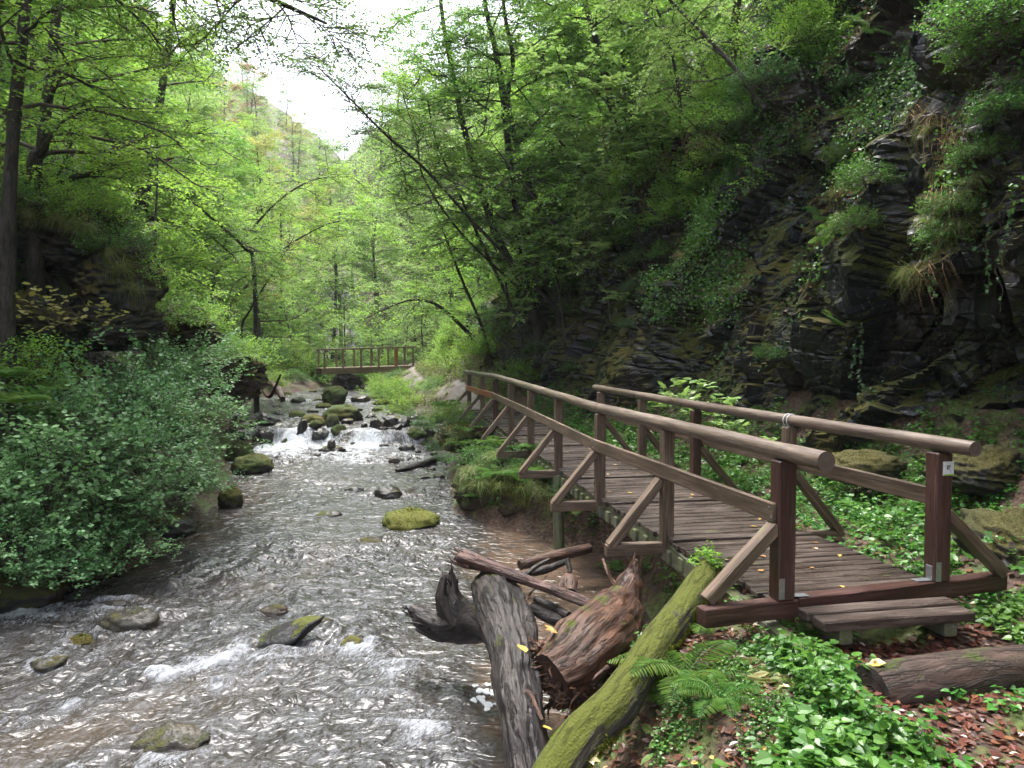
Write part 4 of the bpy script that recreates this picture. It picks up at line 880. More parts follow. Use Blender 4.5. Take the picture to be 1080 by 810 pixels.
# jagged root stub reaching left over the current
def jag(g):
    splinters(g, P(452, 655, 7.0), (-.8, 0, .25), 14, .25, .035, .05, 8)
    tube(g, smoothpts([P(486, 655, 6.9), P(474, 630, 6.95), P(473, 606, 7.0)], 14), np.linspace(.15, .05, 14), 14, nz=.35, ridge=.2, seed=6)
    splinters(g, P(474, 618, 7.0), (0.02, 0, 1), 12, .16, .03, .045, 9)
log([P(528, 668, 6.3), P(508, 655, 6.6), P(490, 658, 6.85), P(466, 660, 6.95), P(446, 652, 7.0), P(434, 640, 7.05)], [.17, .17, .14, .09, .045], 'log_dark', 'jagged broken root stub sticking out left over the current', 'root_stub', 'driftwood', n=60, ns=44, seed=21, nz=.45, ridge=.25, extra=jag, fine=.05)
# thick brown stump piece with torn roots
def roots(g):
    rs = np.random.RandomState(2)
    tube(g, smoothpts([P(655, 655, 6.3), P(663, 620, 6.45), P(668, 603, 6.5), P(671, 590, 6.5)], 18), np.linspace(.16, .02, 18), 14, nz=.3, ridge=.2, seed=3)
    splinters(g, P(667, 608, 6.5), (.15, 0, 1), 9, .2, .022, .03, 5)
    tube(g, smoothpts([P(660, 640, 6.4), P(646, 615, 6.55), P(640, 595, 6.6)], 10), np.linspace(.03, .008, 10), 6, seed=5)
    for (a, r, k) in (((574, 690), .10, 5.6), ((567, 705), .07, 5.5), ((585, 722), .075, 5.35), ((606, 733), .085, 5.3), ((590, 737), .06, 5.28), ((621, 722), .06, 5.35), ((560, 680), .05, 5.7)):
        c = P(*a, k); V, F = rock_geo((r * 2.6, r * 2.2, r * 2), int(a[0] * 7), 60, .35, a[0] * .1, (.3, .5), 3.2); _toff[0] += 1.3; g.add(V + c, F, .5, V + _toff[0])
    splinters(g, P(588, 722, 5.35), (-.5, -.7, -.1), 16, .14, .018, .12, 12); splinters(g, P(575, 700, 5.45), (-.8, -.3, .1), 12, .14, .016, .08, 13)
log([P(578, 712, 5.35), P(596, 700, 5.45), P(617, 680, 5.65), P(640, 662, 6.0), P(656, 645, 6.35), P(660, 632, 6.6)], [.17, .21, .235, .225, .19, .08], 'log_red', 'thick red-brown stump piece with torn roots lying between the two trunks', 'stump', 'stump', n=110, ns=90, seed=31, nz=.28, ridge=.10, extra=roots, fine=.05)
fuzz(bpy.data.objects['dark_log'], 'moss', 'mossfuzz', 5000, .014, .42, 6, 2.5)
for o in list(SC.objects):
    if o.name.split('.')[0] in ('rock', 'moss_mound') and o.location.y < 20 and o.data.materials[0].name in ('mossy_rock', 'bright_mossy_rock', 'bank_moss', 'dark_mossy_boulder'):
        mn = o.data.materials[0].name; big = max(o.dimensions); dist = o.location.y; fuzz(o, 'moss', 'mossfuzz' if mn == 'bright_mossy_rock' else 'mossdark', int(min(9000, 2600 * big * (12 / max(dist, 6)))), .013 * (1 if dist < 12 else 1.5) * (2.2 if 'mound' in o.name else 1), -.15 if mn != 'dark_mossy_boulder' else .15, 7, 1.5)
g = Geo(); o_ = P(585, 640, 6.2)   # long split plank-like trunk piece
A = P(484, 588, 6.9); B = P(624, 637, 6.3)
tube(g, smoothpts([A, A * .7 + B * .3 + (0, 0, .01), B], 40), np.interp(np.linspace(0, 1, 40), [0, .05, .3, 1], [.04, .078, .068, .045]), 36, nz=.3, ridge=.35, nscale=2, seed=9, flat=.8, fine=.06)
splinters(g, A + np.array([.05, 0, 0]), (A - B), 10, .13, .025, .04, 3)
tag(g.build('split_log', M['log_split'], None, True, at=o_), 'long split red-brown piece of trunk lying across the log pile', 'driftwood')
log([P(436, 0, 1) if False else P(548, 596, 9.4), P(580, 588, 9.6), P(622, 578, 9.9)], [.06, .075, .06], 'log_red', 'short brown log at the foot of the bridge pile', 'driftwood_log', 'driftwood', n=20, seed=41)
log([P(552, 606, 9.2), P(575, 601, 9.2), P(600, 591, 9.4)], [.035, .05, .03], 'log_dark', 'thin dark log below the short brown one', 'driftwood_log', 'driftwood', n=16, seed=42)
log([P(553, 607, 9.0), P(565, 598, 9.1), P(579, 590, 9.2)], [.02, .028, .02], 'log_dark', 'grey stick leaning on the driftwood by the bridge pile', 'stick', 'stick', n=10, seed=43, ns=10)
log([P(598, 592, 9.2), P(601, 600, 9.1), P(600, 605, 9.0)], [.03, .03, .02], 'log_dark', 'stubby dark stick by the driftwood under the bridge', 'stick', 'stick', n=10, seed=44, ns=10)
log([P(590, 622, 6.9), P(600, 612, 7.0), P(601, 626, 6.8)], [.05, .08, .06], 'log_red', 'twisted knot of red-brown wood behind the split piece', 'driftwood_knot', 'driftwood', n=14, seed=45, nz=.4)
log([P(560, 640, 6.5), P(585, 652, 6.4), P(612, 655, 6.3)], [.05, .06, .05], 'log_dark', 'dark wet branch under the split red-brown piece', 'driftwood_branch', 'driftwood', n=16, seed=46, nz=.3)
log([P(565, 632, 6.7), P(582, 640, 6.5), P(600, 650, 6.3)], [.03, .035, .03], 'log_dark', 'second dark branch tucked under the split piece', 'driftwood_branch', 'driftwood', n=16, seed=47, nz=.3)
log([P(545, 655, 6.0), P(560, 625, 6.6), P(578, 606, 7.2)], [.008, .010, .006], 'root', 'thin bare twig standing out of the log pile', 'twig', 'twig', n=14, ns=6, seed=48)
log([P(636, 590, 6.9), P(642, 606, 6.7), P(652, 618, 6.6)], [.012, .014, .012], 'root', 'pale bent twig behind the torn stump roots', 'twig', 'twig', n=14, ns=6, seed=49)
log([P(572, 760, 4.9), P(557, 730, 5.1), P(545, 745, 5.0)], [.012, .016, .008], 'root', 'thin brown root curling on the wet black trunk', 'twig', 'twig', n=14, ns=6, seed=50)
g_=P(418, 495, 18.0)
log([wat_pix(418, 498) + (0, 0, .03), wat_pix(440, 495) + (0, 0, .08), wat_pix(458, 490) + (0, 0, .12)], [.05, .10, .07], 'log_dark', 'dark waterlogged branch lying off the right bank in front of the falls', 'driftwood_branch', 'driftwood', n=18, seed=51, nz=.3)
log([P(286, 404, 37), P(294, 412, 36), P(298, 421, 35)], [.12, .18, .12], 'log_red', 'broken brown branch stuck at the left bank above the falls', 'driftwood_branch', 'driftwood', n=14, seed=52, nz=.3)
log([P(277, 412, 36), P(285, 418, 35.5), P(296, 395, 35)], [.06, .08, .04], 'root', 'forked pale stick at the left bank above the falls', 'stick', 'stick', n=14, seed=53)
# log used as a step before the bridge
log([P(918, 733, 4.50), P(975, 722, 4.63), P(1040, 712, 4.80), P(1120, 703, 5.0)], [.165, .165, .16, .15], 'log_step', 'half-buried round log forming a step in front of the bridge', 'step_log', 'log', n=40, ns=36, seed=61, nz=.04, ridge=.02)
# foam flakes floating in the calm water beside the dark trunk
g = Geo(); rs = np.random.RandomState(3)
for i in range(15):
    p = wat_pix(505 + rs.normal() * 11, 741 + rs.normal() * 9); k = 18; a = np.linspace(0, 2 * np.pi, k, endpoint=False); r = rs.uniform(.014, .045) * (1 + .45 * np.sin(a * 2 + rs.uniform(0, 6)) * rs.uniform(.3, 1) + .25 * np.sin(a * 3 + rs.uniform(0, 6)) + .12 * np.sin(a * 7 + rs.uniform(0, 6)))
    V = np.stack([p[0] + r * np.cos(a), p[1] + r * 1.3 * np.sin(a), np.full(k, WZ(p[1]) + .018)], 1)
    W_ = V.copy(); W_[:, 2] -= .010; g.add(np.concatenate([V, W_]), [np.arange(k)[None], np.array([[j, k + j, k + (j + 1) % k, (j + 1) % k] for j in range(k)])])
M['foam'] = plain('foam_white', (.72, .74, .74), .7)
tag(g.build('foam_flakes', M['foam']), 'white foam flakes floating beside the wet black trunk', 'foam', None, 'stuff')
# ------------------------------------------------------------------ vegetation builders
def branch_path(rs, A, d, L, n=7, wand=.18, rise=.0, droop=.0):
    pts = [np.array(A, float)]; d = unit(d)
    for i in range(n - 1):
        d = unit(d + rs.normal(size=3) * wand + np.array([0, 0, rise - droop * (i / n)])); pts.append(pts[-1] + d * L / (n - 1))
    return np.array(pts)
def spray_leaves(g, rs, A, B, per, ln, shape, flat=.35, asp=.62, droop=.1, spread=1.0):
    """leaves on twigs A->B, alternately left and right, faces turned up"""
    n = len(A); T = unit(B - A); L = np.linalg.norm(B - A, axis=1)
    up = np.array([0, 0, 1.]) + rs.normal(size=(n, 3)) * .15; S = unit(np.cross(T, up))
    t = np.tile(np.linspace(.12, 1.0, per), n) + rs.uniform(-.04, .04, n * per); k = np.repeat(np.arange(n), per)
    sgn = np.tile(np.where(np.arange(per) % 2, 1., -1.), n)
    base = A[k] + (B - A)[k] * t[:, None] + rs.normal(size=(n * per, 3)) * .012
    D = unit(T[k] * .55 + S[k] * sgn[:, None] * spread + rs.normal(size=(n * per, 3)) * .28 + np.array([0, 0, -droop]))
    N = unit(np.array([0, 0, 1.]) + rs.normal(size=(n * per, 3)) * flat)
    l = ln * rs.uniform(.6, 1.15, n * per); r = np.clip(np.repeat(rs.uniform(0, 1, n), per) * .5 + rs.uniform(0, 1, n * per) * .5, 0, 1)
    leaves(g, base, D, N, l, l * asp, shape, r)
def grow(rs, trunk, r0, r1, n1=14, L1=3.5, start=.35, elev=(.1, .8), n2=9, L2=1.4, n3=7, L3=.5, per=10, ln=.09, shape='quad', bias=(0, 0, 0), flat=.35, bow=.0, ns=10, droop=.15, asp=.62, az=None):
    """returns wood and leaf geometry of one tree; trunk = control points"""
    gt, gb, gl = Geo(), Geo(), Geo(); q = smoothpts(trunk, 26); rad = np.linspace(r0, r1, 26) + r0 * .5 * np.exp(-np.linspace(0, 9, 26) ** 1.0 * 1.6)
    tube(gt, q, rad, ns, nz=.14, nscale=.9, ridge=.05, seed=int(rs.randint(999)))
    bias = np.array(bias, float); TA, TB = [], []
    for i in range(n1):
        f = start + (1 - start) * (i + rs.uniform(0, 1)) / n1; f = min(f, .995); k = f * 25; a = q[int(k)] + (q[min(int(k) + 1, 25)] - q[int(k)]) * (k - int(k))
        th = (i * 2.4 + rs.uniform(-.5, .5)) if az is None else rs.uniform(*az)
        e = rs.uniform(*elev) * (.5 + f * .7)
        d = np.array([math.cos(th) * math.cos(e), math.sin(th) * math.cos(e), math.sin(e)]) + bias
        L = L1 * rs.uniform(.65, 1.1) * (1 - .55 * max(0, f - start) / (1 - start) * .9)
        r = np.interp(f, [0, 1], [r0, r1]) * .42
        bp = branch_path(rs, a, d, L, 8, .16, bow, droop); tube(gb, bp, np.linspace(r, r * .15 + .003, 8), 5, caps=False)
        for j in range(n2):
            u = .18 + .82 * (j + rs.uniform(0, 1)) / n2; kk = min(u * 7, 6.99); b = bp[int(kk)] + (bp[int(kk) + 1] - bp[int(kk)]) * (kk - int(kk))
            dd = unit(bp[int(kk) + 1] - bp[int(kk)]); sside = unit(np.cross(dd, (0, 0, 1))) * (1 if j % 2 else -1)
            d2 = dd * .7 + sside * rs.uniform(.5, 1.1) + rs.normal(size=3) * .18 + np.array([0, 0, .05])
            l2 = L2 * rs.uniform(.6, 1.15) * (1.1 - .5 * u); sp = branch_path(rs, b, d2, l2, 5, .15, 0, droop * .8)
            prisms(gb, sp[:-1], sp[1:], np.linspace(.014, .005, 4) * max(1, r0 * 5), np.linspace(.011, .003, 4) * max(1, r0 * 5))
            m = np.arange(n3); uu = .1 + .9 * (m + rs.uniform(0, 1, n3)) / n3; k3 = np.minimum(uu * 4, 3.99); i3 = k3.astype(int); c = sp[i3] + (sp[i3 + 1] - sp[i3]) * (k3 - i3)[:, None]
            d3 = unit(sp[i3 + 1] - sp[i3]); s3 = unit(np.cross(d3, (0, 0, 1))) * np.where(m % 2, 1, -1)[:, None]
            dv = unit(d3 * .7 + s3 * .8 + rs.normal(size=(n3, 3)) * np.array([.25, .25, .16])); l3 = L3 * rs.uniform(.6, 1.2, n3)[:, None]
            TA.append(c); TB.append(c + dv * l3 - np.array([0, 0, .08]) * l3)
    A = np.concatenate(TA); B = np.concatenate(TB); prisms(gb, A, B, .004, .002); spray_leaves(gl, rs, A, B, per, ln, shape, flat, asp)
    return gt, gb, gl
def tree(label, base, trunk, mat='beech', bark='bark', group=None, name='tree', seed=0, cat='tree', **k):
    rs = np.random.RandomState(seed); base = np.asarray(base, float); trunk = [np.asarray(p, float) for p in trunk]
    s = surf(base[0], base[1]) - .35 - base[2]
    if s < trunk[0][2] - .2: trunk = [np.array([trunk[0][0] - (trunk[1][0] - trunk[0][0]) * .3, trunk[0][1], s])] + trunk
    o = thing(name, label, cat, base, group)
    gt, gb, gl = grow(rs, np.array(trunk, float) + base, **k)
    gt.build('trunk', M[bark], o, True); gb.build('branches', M['twig'] if bark == 'bark' else M[bark], o, True); gl.build('crown', M[mat], o)
    return o
def shrub_geo(rs, size, tips=260, per=16, ln=.05, shape='oval', stems=9, flat=.6, asp=.7, up=.35, twl=.45, hollow=.5, wood_r=.008, lump=.35):
    """bush: many twigs ending all over an uneven mound"""
    gs, gl = Geo(), Geo(); size = np.array(size, float)
    d = rs.normal(size=(tips, 3)); d[:, 2] = np.abs(d[:, 2]) * .9 - .15; d = unit(d)
    rr = (hollow + (1 - hollow) * rs.uniform(0, 1, tips) ** .5) * (1 + lump * vn(d * 2.2 + rs.uniform(0, 50), 5))
    tip = d * rr[:, None] * size; tip[:, 2] = np.maximum(tip[:, 2], -.1 * size[2])
    inner = tip * .55 + np.array([0, 0, .12 * size[2]]) + rs.normal(size=(tips, 3)) * .05
    out = unit(d + np.array([0, 0, up]) + rs.normal(size=(tips, 3)) * .45); A = tip - out * twl * .5; B = tip + out * twl * .5 - np.array([0, 0, .12 * twl])
    prisms(gs, inner, A, wood_r * .6, wood_r * .4); prisms(gs, A, B, wood_r * .4, wood_r * .2)
    for i in range(stems):
        e = inner[rs.randint(tips)]; st = rs.normal(size=3) * np.array([.12, .12, 0]) * size; st[2] = -.12 * size[2]
        tube(gs, smoothpts([st, st * .4 + e * .5 + rs.normal(size=3) * .06, e], 7), np.linspace(wood_r * 2.2, wood_r * .6, 7), 5, caps=False)
    spray_leaves(gl, rs, A, B, per, ln, shape, flat, asp)
    return gs, gl
def proto_thing(name, geos, mats, cat):
    """a source thing kept at the origin of its own data; dup() places copies. returns maker"""
    meshes = [(nm, g.mesh(nm, M[m], sm)) for (nm, g, m, sm) in geos]
    def place(label, loc, rz=0., sc=1., group=None, tilt=(0, 0), mats=None):
        o = thing(name, label, cat, loc, group); o.rotation_euler = (tilt[0], tilt[1], rz); o.scale = (sc, sc, sc) if not isinstance(sc, tuple) else sc
        for i, (nm, me) in enumerate(meshes):
            c = bpy.data.objects.new(nm, me); COL.objects.link(c); c.parent = o
            if mats and mats[i]:
                c.material_slots[0].link = 'OBJECT'; c.material_slots[0].material = M[mats[i]]
        return o
    return place
def shrub_kind(seed, mat, name='shrub', cat='shrub', leafpart='foliage', **k):
    rs = np.random.RandomState(seed); gs, gl = shrub_geo(rs, **k); return proto_thing(name, [('stems', gs, 'twig', True), (leafpart, gl, mat, False)], None, cat)
def tree_kind(seed, mat, bark='bark_far', **k):
    rs = np.random.RandomState(seed); gt, gb, gl = grow(rs, **k)
    return proto_thing('tree', [('trunk', gt, bark, True), ('branches', gb, bark, True), ('crown', gl, mat, False)], None, 'tree')

# ---- whole-tree kinds used on the hillsides
TK = [tree_kind(101, 'lime', trunk=[(0, 0, -.5), (.2, 0, 4), (.1, .3, 8), (.5, .2, 12)], r0=.17, r1=.03, n1=20, L1=4.2, start=.26, n2=10, L2=1.7, n3=7, L3=.6, per=12, ln=.145, elev=(-.05, .6)),
      tree_kind(102, 'beech', trunk=[(0, 0, -.5), (-.4, .2, 3), (-.2, .5, 7), (.3, .2, 11)], r0=.16, r1=.03, n1=20, L1=4.0, start=.24, n2=10, L2=1.6, n3=7, L3=.6, per=12, ln=.135, elev=(-.1, .5)),
      tree_kind(103, 'far', trunk=[(0, 0, -.5), (.3, -.3, 4), (.1, -.1, 9), (-.2, .3, 13)], r0=.2, r1=.04, n1=22, L1=4.0, start=.15, n2=9, L2=1.8, n3=7, L3=.7, per=9, ln=.17, elev=(0, .9)),
      tree_kind(104, 'far', trunk=[(0, 0, -.5), (.3, .3, 4), (.6, .1, 8), (.4, .3, 11)], r0=.2, r1=.04, n1=20, L1=3.6, start=.15, n2=9, L2=1.6, n3=7, L3=.65, per=9, ln=.16, elev=(.1, .8))]
SMALL = tree_kind(105, 'beech', trunk=[(0, 0, -.3), (.3, .1, 1.5), (.5, .4, 3.2), (.4, .8, 5)], r0=.07, r1=.015, n1=13, L1=2.4, start=.15, n2=8, L2=1.0, n3=6, L3=.42, per=9, ln=.10, elev=(-.05, .6))
SMALL2 = tree_kind(106, 'lime', trunk=[(0, 0, -.3), (-.2, .1, 1.5), (-.6, .2, 3.4), (-1.0, .3, 5.4)], r0=.07, r1=.015, n1=13, L1=2.6, start=.15, n2=8, L2=1.1, n3=6, L3=.45, per=9, ln=.10, elev=(-.05, .5))
rs = np.random.RandomState(77)
# left hillside, from the stream up and back
def lt(i, x, y, lab, grp=None, sc=1., mats=None, tilt=(0, 0), dz=0.):
    k = TK[i] if i < 4 else (SMALL if i == 4 else SMALL2)
    return k(lab, (x, y, gz1(x, y) - .1 + dz), rs.uniform(0, 6.3), sc * rs.uniform(.9, 1.1), grp, tilt, mats)
G1 = 'young trees crowding the left hillside'
for (x, y, i, sc, tl) in [(-11.5, 17, 1, .75, .12), (-13.5, 21, 0, .85, .1), (-10.6, 22.5, 5, 1.1, .25), (-12.2, 26, 4, 1.2, .2), (-15, 25, 1, .9, .1), (-13.3, 29.5, 0, .8, .22), (-17, 30, 0, 1., .1), (-14.6, 34, 5, 1.4, .2), (-14.2, 38, 4, 1.3, .2), (-18, 36, 1, 1., .1), (-16.5, 42, 0, .9, .12), (-21, 40, 0, 1.1, .05), (-14.6, 45, 5, 1.2, .1), (-18.5, 47, 1, .9, .1), (-13.6, 49, 4, 1.2, 0), (-20, 20, 1, 1.1, .0), (-22, 28, 0, 1.1, .0), (-17, 15, 1, 1.0, .0), (-25, 35, 1, 1.2, 0), (-27, 24, 0, 1.2, 0), (-16, 54, 2, .8, 0), (-22, 53, 2, .9, 0), (-28, 48, 2, 1., 0)]:
    lt(i, x, y, 'slender young tree among those crowding the steep left hillside', G1, sc, None, (0, tl))
G2 = 'trees on the far valley side behind the distant footbridge'
n_ = 0
for y in (58, 66, 75, 86, 98, 112, 128, 146, 166, 190, 215, 240):
    for x in np.arange(-.66 * y, (.02 if y < 70 else (-.10 if y < 95 else -.22)) * y, 5.0 + (y - 58) * .055):
        xx = x + rs.uniform(-2, 2); yy = y + rs.uniform(-3, 3); i = rs.choice([2, 3, 2, 3, 0])
        mats = None
        if rs.rand() < (.10 if y < 95 else .26): mats = (None, None, 'autumn' if rs.rand() < .45 else 'yellow')
        if yy < 64 and -13 < xx < -5: sc = .55
        else: sc = rs.uniform(.8, 1.15) * (1 if y < 120 else 1.3)
        zz = gz1(xx, yy)
        if xx > XC(yy): zz = max(zz, float(PLV(yy)) + (xx - float(XC(yy))) * .8)
        lab = 'leafy tree in the wood covering the far valley side' if not mats else ('orange-leaved autumn tree in the far wood' if mats[2] == 'autumn' else 'yellow-leaved autumn tree in the far wood')
        TK[i](lab, (xx, yy, zz - .3), rs.uniform(0, 6.3), sc, G2 if not mats else lab.split(' tree')[0] + ' trees of the far wood', (0, 0), mats); n_ += 1
# right hillside above the rock wall
G3 = 'trees along the slope above the right rock wall'
def rt(i, y, h, sc=1., tl=0., mats=None, lab='leafy tree among those on the slope above the right rock wall', grp=G3):
    c, nn = cliff_at(y, h); k = TK[i] if i < 4 else (SMALL if i == 4 else SMALL2)
    return k(lab, c - np.array([0, 0, .3]), rs.uniform(0, 6.3), sc * rs.uniform(.9, 1.1), grp, (0, tl), mats)
for (y, h, i, sc, tl) in [(20, 9, 1, .8, -.2), (23, 6.5, 0, .8, -.3), (26, 5, 4, 1.3, -.3), (27, 9, 0, .9, -.2), (30, 4, 5, 1.2, -.2), (31, 7.5, 1, .9, -.15), (34, 3, 4, 1.2, -.2), (35, 10, 1, 1, -.1), (38, 4, 0, .75, -.2), (40, 7, 0, .9, -.1), (43, 3, 5, 1.3, -.1), (46, 5, 1, .85, -.1), (50, 3, 0, .8, 0), (50, 9, 2, 1, 0), (55, 5, 2, .9, 0), (61, 4, 3, .9, 0), (72, 5, 3, 1, 0), (80, 9, 3, 1.1, 0), (88, 4, 2, 1.1, 0), (90, 14, 3, 1.2, 0), (100, 8, 3, 1.2, 0), (112, 6, 2, 1.3, 0), (112, 16, 3, 1.3, 0), (125, 10, 3, 1.3, 0), (78, 16, 2, 1.1, 0), (68, 12, 2, 1.1, 0), (140, 8, 3, 1.4, 0), (140, 20, 3, 1.4, 0), (30, 14, 0, 1.1, 0), (38, 14, 1, 1.1, 0), (46, 13, 1, 1.1, 0), (56, 11, 3, 1, 0), (64, 8, 3, 1, 0)]: rt(i, y, h, sc, tl)

G10 = 'low bright trees closing the valley behind the distant footbridge'
for (x, y, s_) in [(-13.5, 50, 1.1), (-11, 52, 1.0), (-9, 50.5, .9), (-7.5, 53, 1.1), (-12, 56, 1.3), (-10, 58, 1.3), (-7, 57, 1.3), (-15, 54, 1.2), (-5.5, 50, 1.), (-14, 60, 1.4), (-9, 62, 1.4), (-17, 58, 1.4)]:
    (SMALL2 if rs.rand() < .6 else SMALL)('low bright tree', (x, y, gz1(x, y) - .9), rs.uniform(0, 6.3), s_, G10, (0, 0), (None, None, 'lime' if rs.rand() < .7 else 'far'))
# ---- the trees one can tell apart
b = P(4, 345, 12.0); z0 = gz1(b[0], 12.0); b = np.array([b[0], 12.0, z0])
def rooted(pts, wall=False):
    """same line of sight, shifted in depth until the foot stands on the slope"""
    px, py, d = pts[0]; c = cliff_pix(px, py)[0] if wall else ground_pix(px, py, 8, 60); r = float(np.clip(c[1] / d, .75, 1.35)); print('rooted', px, py, d, round(float(c[1]), 1))
    return [P(a, b, e * r) for a, b, e in pts], r
tr = lambda lst, base: [np.asarray(p) - base for p in lst]
tree('straight mossy trunk at the far left edge of the picture', b, tr([b - (0, 0, .4), P(8, 250, 12.0), P(14, 140, 12.1), P(22, 50, 12.2), P(30, -40, 12.4), P(36, -260, 12.8), P(40, -560, 13)], b), 'beech', seed=1, r0=.115, r1=.05, n1=18, L1=2.4, start=.34, n2=9, L2=1.4, n3=7, L3=.5, per=10, ln=.085, elev=(-.1, .5), bias=(.3, .1, 0), ns=14)
r_ = .8; PP = [P(*q) for q in [(36, 182, 14.2), (44, 160, 14.2), (47, 130, 14.2), (54, 70, 14.3), (60, 10, 14.4), (74, -120, 14.6), (80, -300, 14.8)]]; b = PP[0].copy()
tree('dark curving trunk right of the mossy one, flaring foot on the slope', b, tr(PP, b), 'lime', seed=2, r0=.16 * r_, r1=.06, n1=16, L1=4.0, start=.20, n2=9, L2=1.6, n3=7, L3=.5, per=10, ln=.10, elev=(-.2, .5), bias=(.3, -.1, 0), ns=14)
PP, r_ = rooted([(139, 262, 20.5), (146, 235, 20.5), (152, 200, 20.6), (160, 160, 20.8), (168, 110, 21), (180, 30, 21.2), (190, -80, 21.5)]); b = PP[0].copy()
tree('broken-looking leaning trunk on the left slope with a dark foot', b, tr(PP, b), 'beech', seed=3, r0=.24 * r_, r1=.07, n1=18, L1=4.2, start=.3, n2=9, L2=1.6, n3=7, L3=.55, per=11, ln=.10, elev=(-.1, .5), bias=(.35, -.1, 0), ns=12)
# dark limb reaching right over the slope
b = P(60, 215, 15.0); tree('low dark limb arching right over the left slope', b, tr([P(40, 205, 15.5), P(70, 190, 15), P(95, 183, 14.8), P(125, 175, 14.6)], b), 'lime', seed=4, r0=.09, r1=.025, n1=8, L1=1.7, start=.3, n2=8, L2=.9, n3=6, L3=.4, per=9, ln=.085, elev=(0, .7), name='leaning_tree')
for (n, pts, sd_, mt, lab) in [
    (21, [(268, 285, 22), (258, 262, 21.5), (235, 240, 21), (205, 215, 20.5), (170, 190, 20)], 5, 'beech', 'thin leaning tree arching left from the middle of the left slope'),
    (22, [(255, 350, 24), (262, 330, 23.6), (280, 300, 23.2), (290, 285, 23), (310, 250, 23)], 6, 'yellow', 'small yellow-leaved tree leaning over the left bank'),
    (23, [(225, 300, 24), (250, 262, 24), (290, 215, 24.5), (330, 190, 25), (372, 186, 25.5)], 7, 'lime', 'slender tree stretching out right across the valley'),
    (24, [(240, 330, 26), (262, 300, 26), (300, 262, 26.5), (350, 235, 27), (395, 232, 27.5)], 8, 'lime', 'bright green tree with long level branches above the left bank')]:
    PP, r_ = rooted(pts); b = PP[0].copy()
    if mt == 'yellow': tree(lab, b, tr(PP, b), mt, seed=sd_, r0=.06, r1=.015, n1=7, L1=1.3, start=.4, n2=6, L2=.6, n3=5, L3=.3, per=8, ln=.09, elev=(0, .6), name='leaning_tree')
    else: tree(lab, b, tr(PP, b), mt, seed=sd_, r0=.085, r1=.02, n1=17, L1=2.6, start=.12, n2=9, L2=1.3, n3=7, L3=.5, per=10, ln=.10, elev=(-.15, .45), name='leaning_tree', droop=.25)
# right side: forked dark trunks above the slope
def cpt(px, py, d): return P(px, py, d)
for (pts, sd_, r0, lab, st) in [
    ([(560, 318, 17), (520, 240, 17), (488, 130, 17.2), (483, 100, 17.2), (470, 40, 17.3), (462, -30, 17.5), (450, -200, 18)], 11, .12, 'slightly bent dark trunk left of the forked pair high on the right slope', .45),
    ([(585, 312, 16.6), (545, 220, 16.8), (532, 110, 17), (522, 50, 17), (510, -10, 17.1), (500, -160, 17.5)], 12, .15, 'thick dark trunk, left one of the forked pair high on the right slope', .5),
    ([(600, 300, 16.8), (556, 190, 17), (536, 110, 17.1), (541, 60, 17.1), (530, -10, 17.2), (530, -200, 17.6)], 13, .11, 'right dark trunk of the forked pair high on the right slope', .5)]:
    PP, r_ = rooted(pts, True); b = PP[0].copy(); tree(lab, b, tr(PP, b), 'beech', seed=sd_, r0=r0, r1=.04, n1=17, L1=3.6, start=st * .6, n2=9, L2=1.5, n3=7, L3=.55, per=10, ln=.10, elev=(-.1, .5), bias=(-.15, -.1, 0), ns=12)
# long leaning branches reaching left over the stream from the right slope
for (pts, sd_, r0, mt, ln, lab, kw) in [
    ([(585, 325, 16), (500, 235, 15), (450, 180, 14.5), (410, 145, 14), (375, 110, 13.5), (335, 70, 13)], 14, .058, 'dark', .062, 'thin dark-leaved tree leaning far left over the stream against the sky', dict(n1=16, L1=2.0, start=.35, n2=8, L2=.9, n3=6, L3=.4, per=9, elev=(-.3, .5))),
    ([(570, 330, 17), (490, 250, 16.2), (448, 190, 15.8), (440, 150, 15.5), (425, 100, 15)], 15, .04, 'beech', .08, 'second thin tree leaning left below the dark-leaved one', dict(n1=12, L1=1.8, start=.3, n2=8, L2=.9, n3=6, L3=.4, per=9, elev=(-.3, .5))),
    ([(545, 340, 21), (505, 250, 20.6), (478, 190, 20), (460, 150, 19.5), (450, 100, 19)], 16, .06, 'lime', .09, 'pale slim tree standing behind the leaning ones on the right slope', dict(n1=13, L1=2.2, start=.3, n2=8, L2=1.1, n3=6, L3=.45, per=9, elev=(-.3, .5))),
    ([(505, 362, 23), (466, 325, 21.5), (440, 316, 21), (415, 322, 20.5), (380, 338, 20)], 17, .07, 'lime', .085, 'crooked dark branch tree bending low over the stream before the distant footbridge', dict(n1=9, L1=1.5, start=.35, n2=6, L2=.8, n3=5, L3=.35, per=6, elev=(-.4, .5))),
    ([(512, 355, 25), (485, 290, 24), (470, 250, 23.6), (455, 215, 23)], 18, .07, 'lime', .095, 'slim upright tree beside the crooked one on the right bank', dict(n1=14, L1=2.4, start=.2, n2=8, L2=1.1, n3=6, L3=.45, per=10, elev=(-.2, .5)))]:
    PP, r_ = rooted(pts, True); b = PP[0].copy(); tree(lab, b, tr(PP, b), mt, seed=sd_, r0=r0, r1=.015, ln=ln, name='leaning_tree', **kw)
# canopy coming in from above: branches of a tall tree at the upper left, over the stream
b = np.array([-9.5, 9.0, gz1(-9.5, 9.0)])
tree('tall tree beyond the left edge whose high branches hang over the stream', b, tr([b - (0, 0, .4), P(-120, 60, 10), P(-10, -40, 11), P(130, -50, 12), P(250, -15, 12.5), P(345, 25, 13)], b), 'dark', seed=23, r0=.2, r1=.02, n1=24, L1=2.3, start=.35, n2=9, L2=1.1, n3=6, L3=.42, per=9, ln=.07, elev=(-.45, .4))
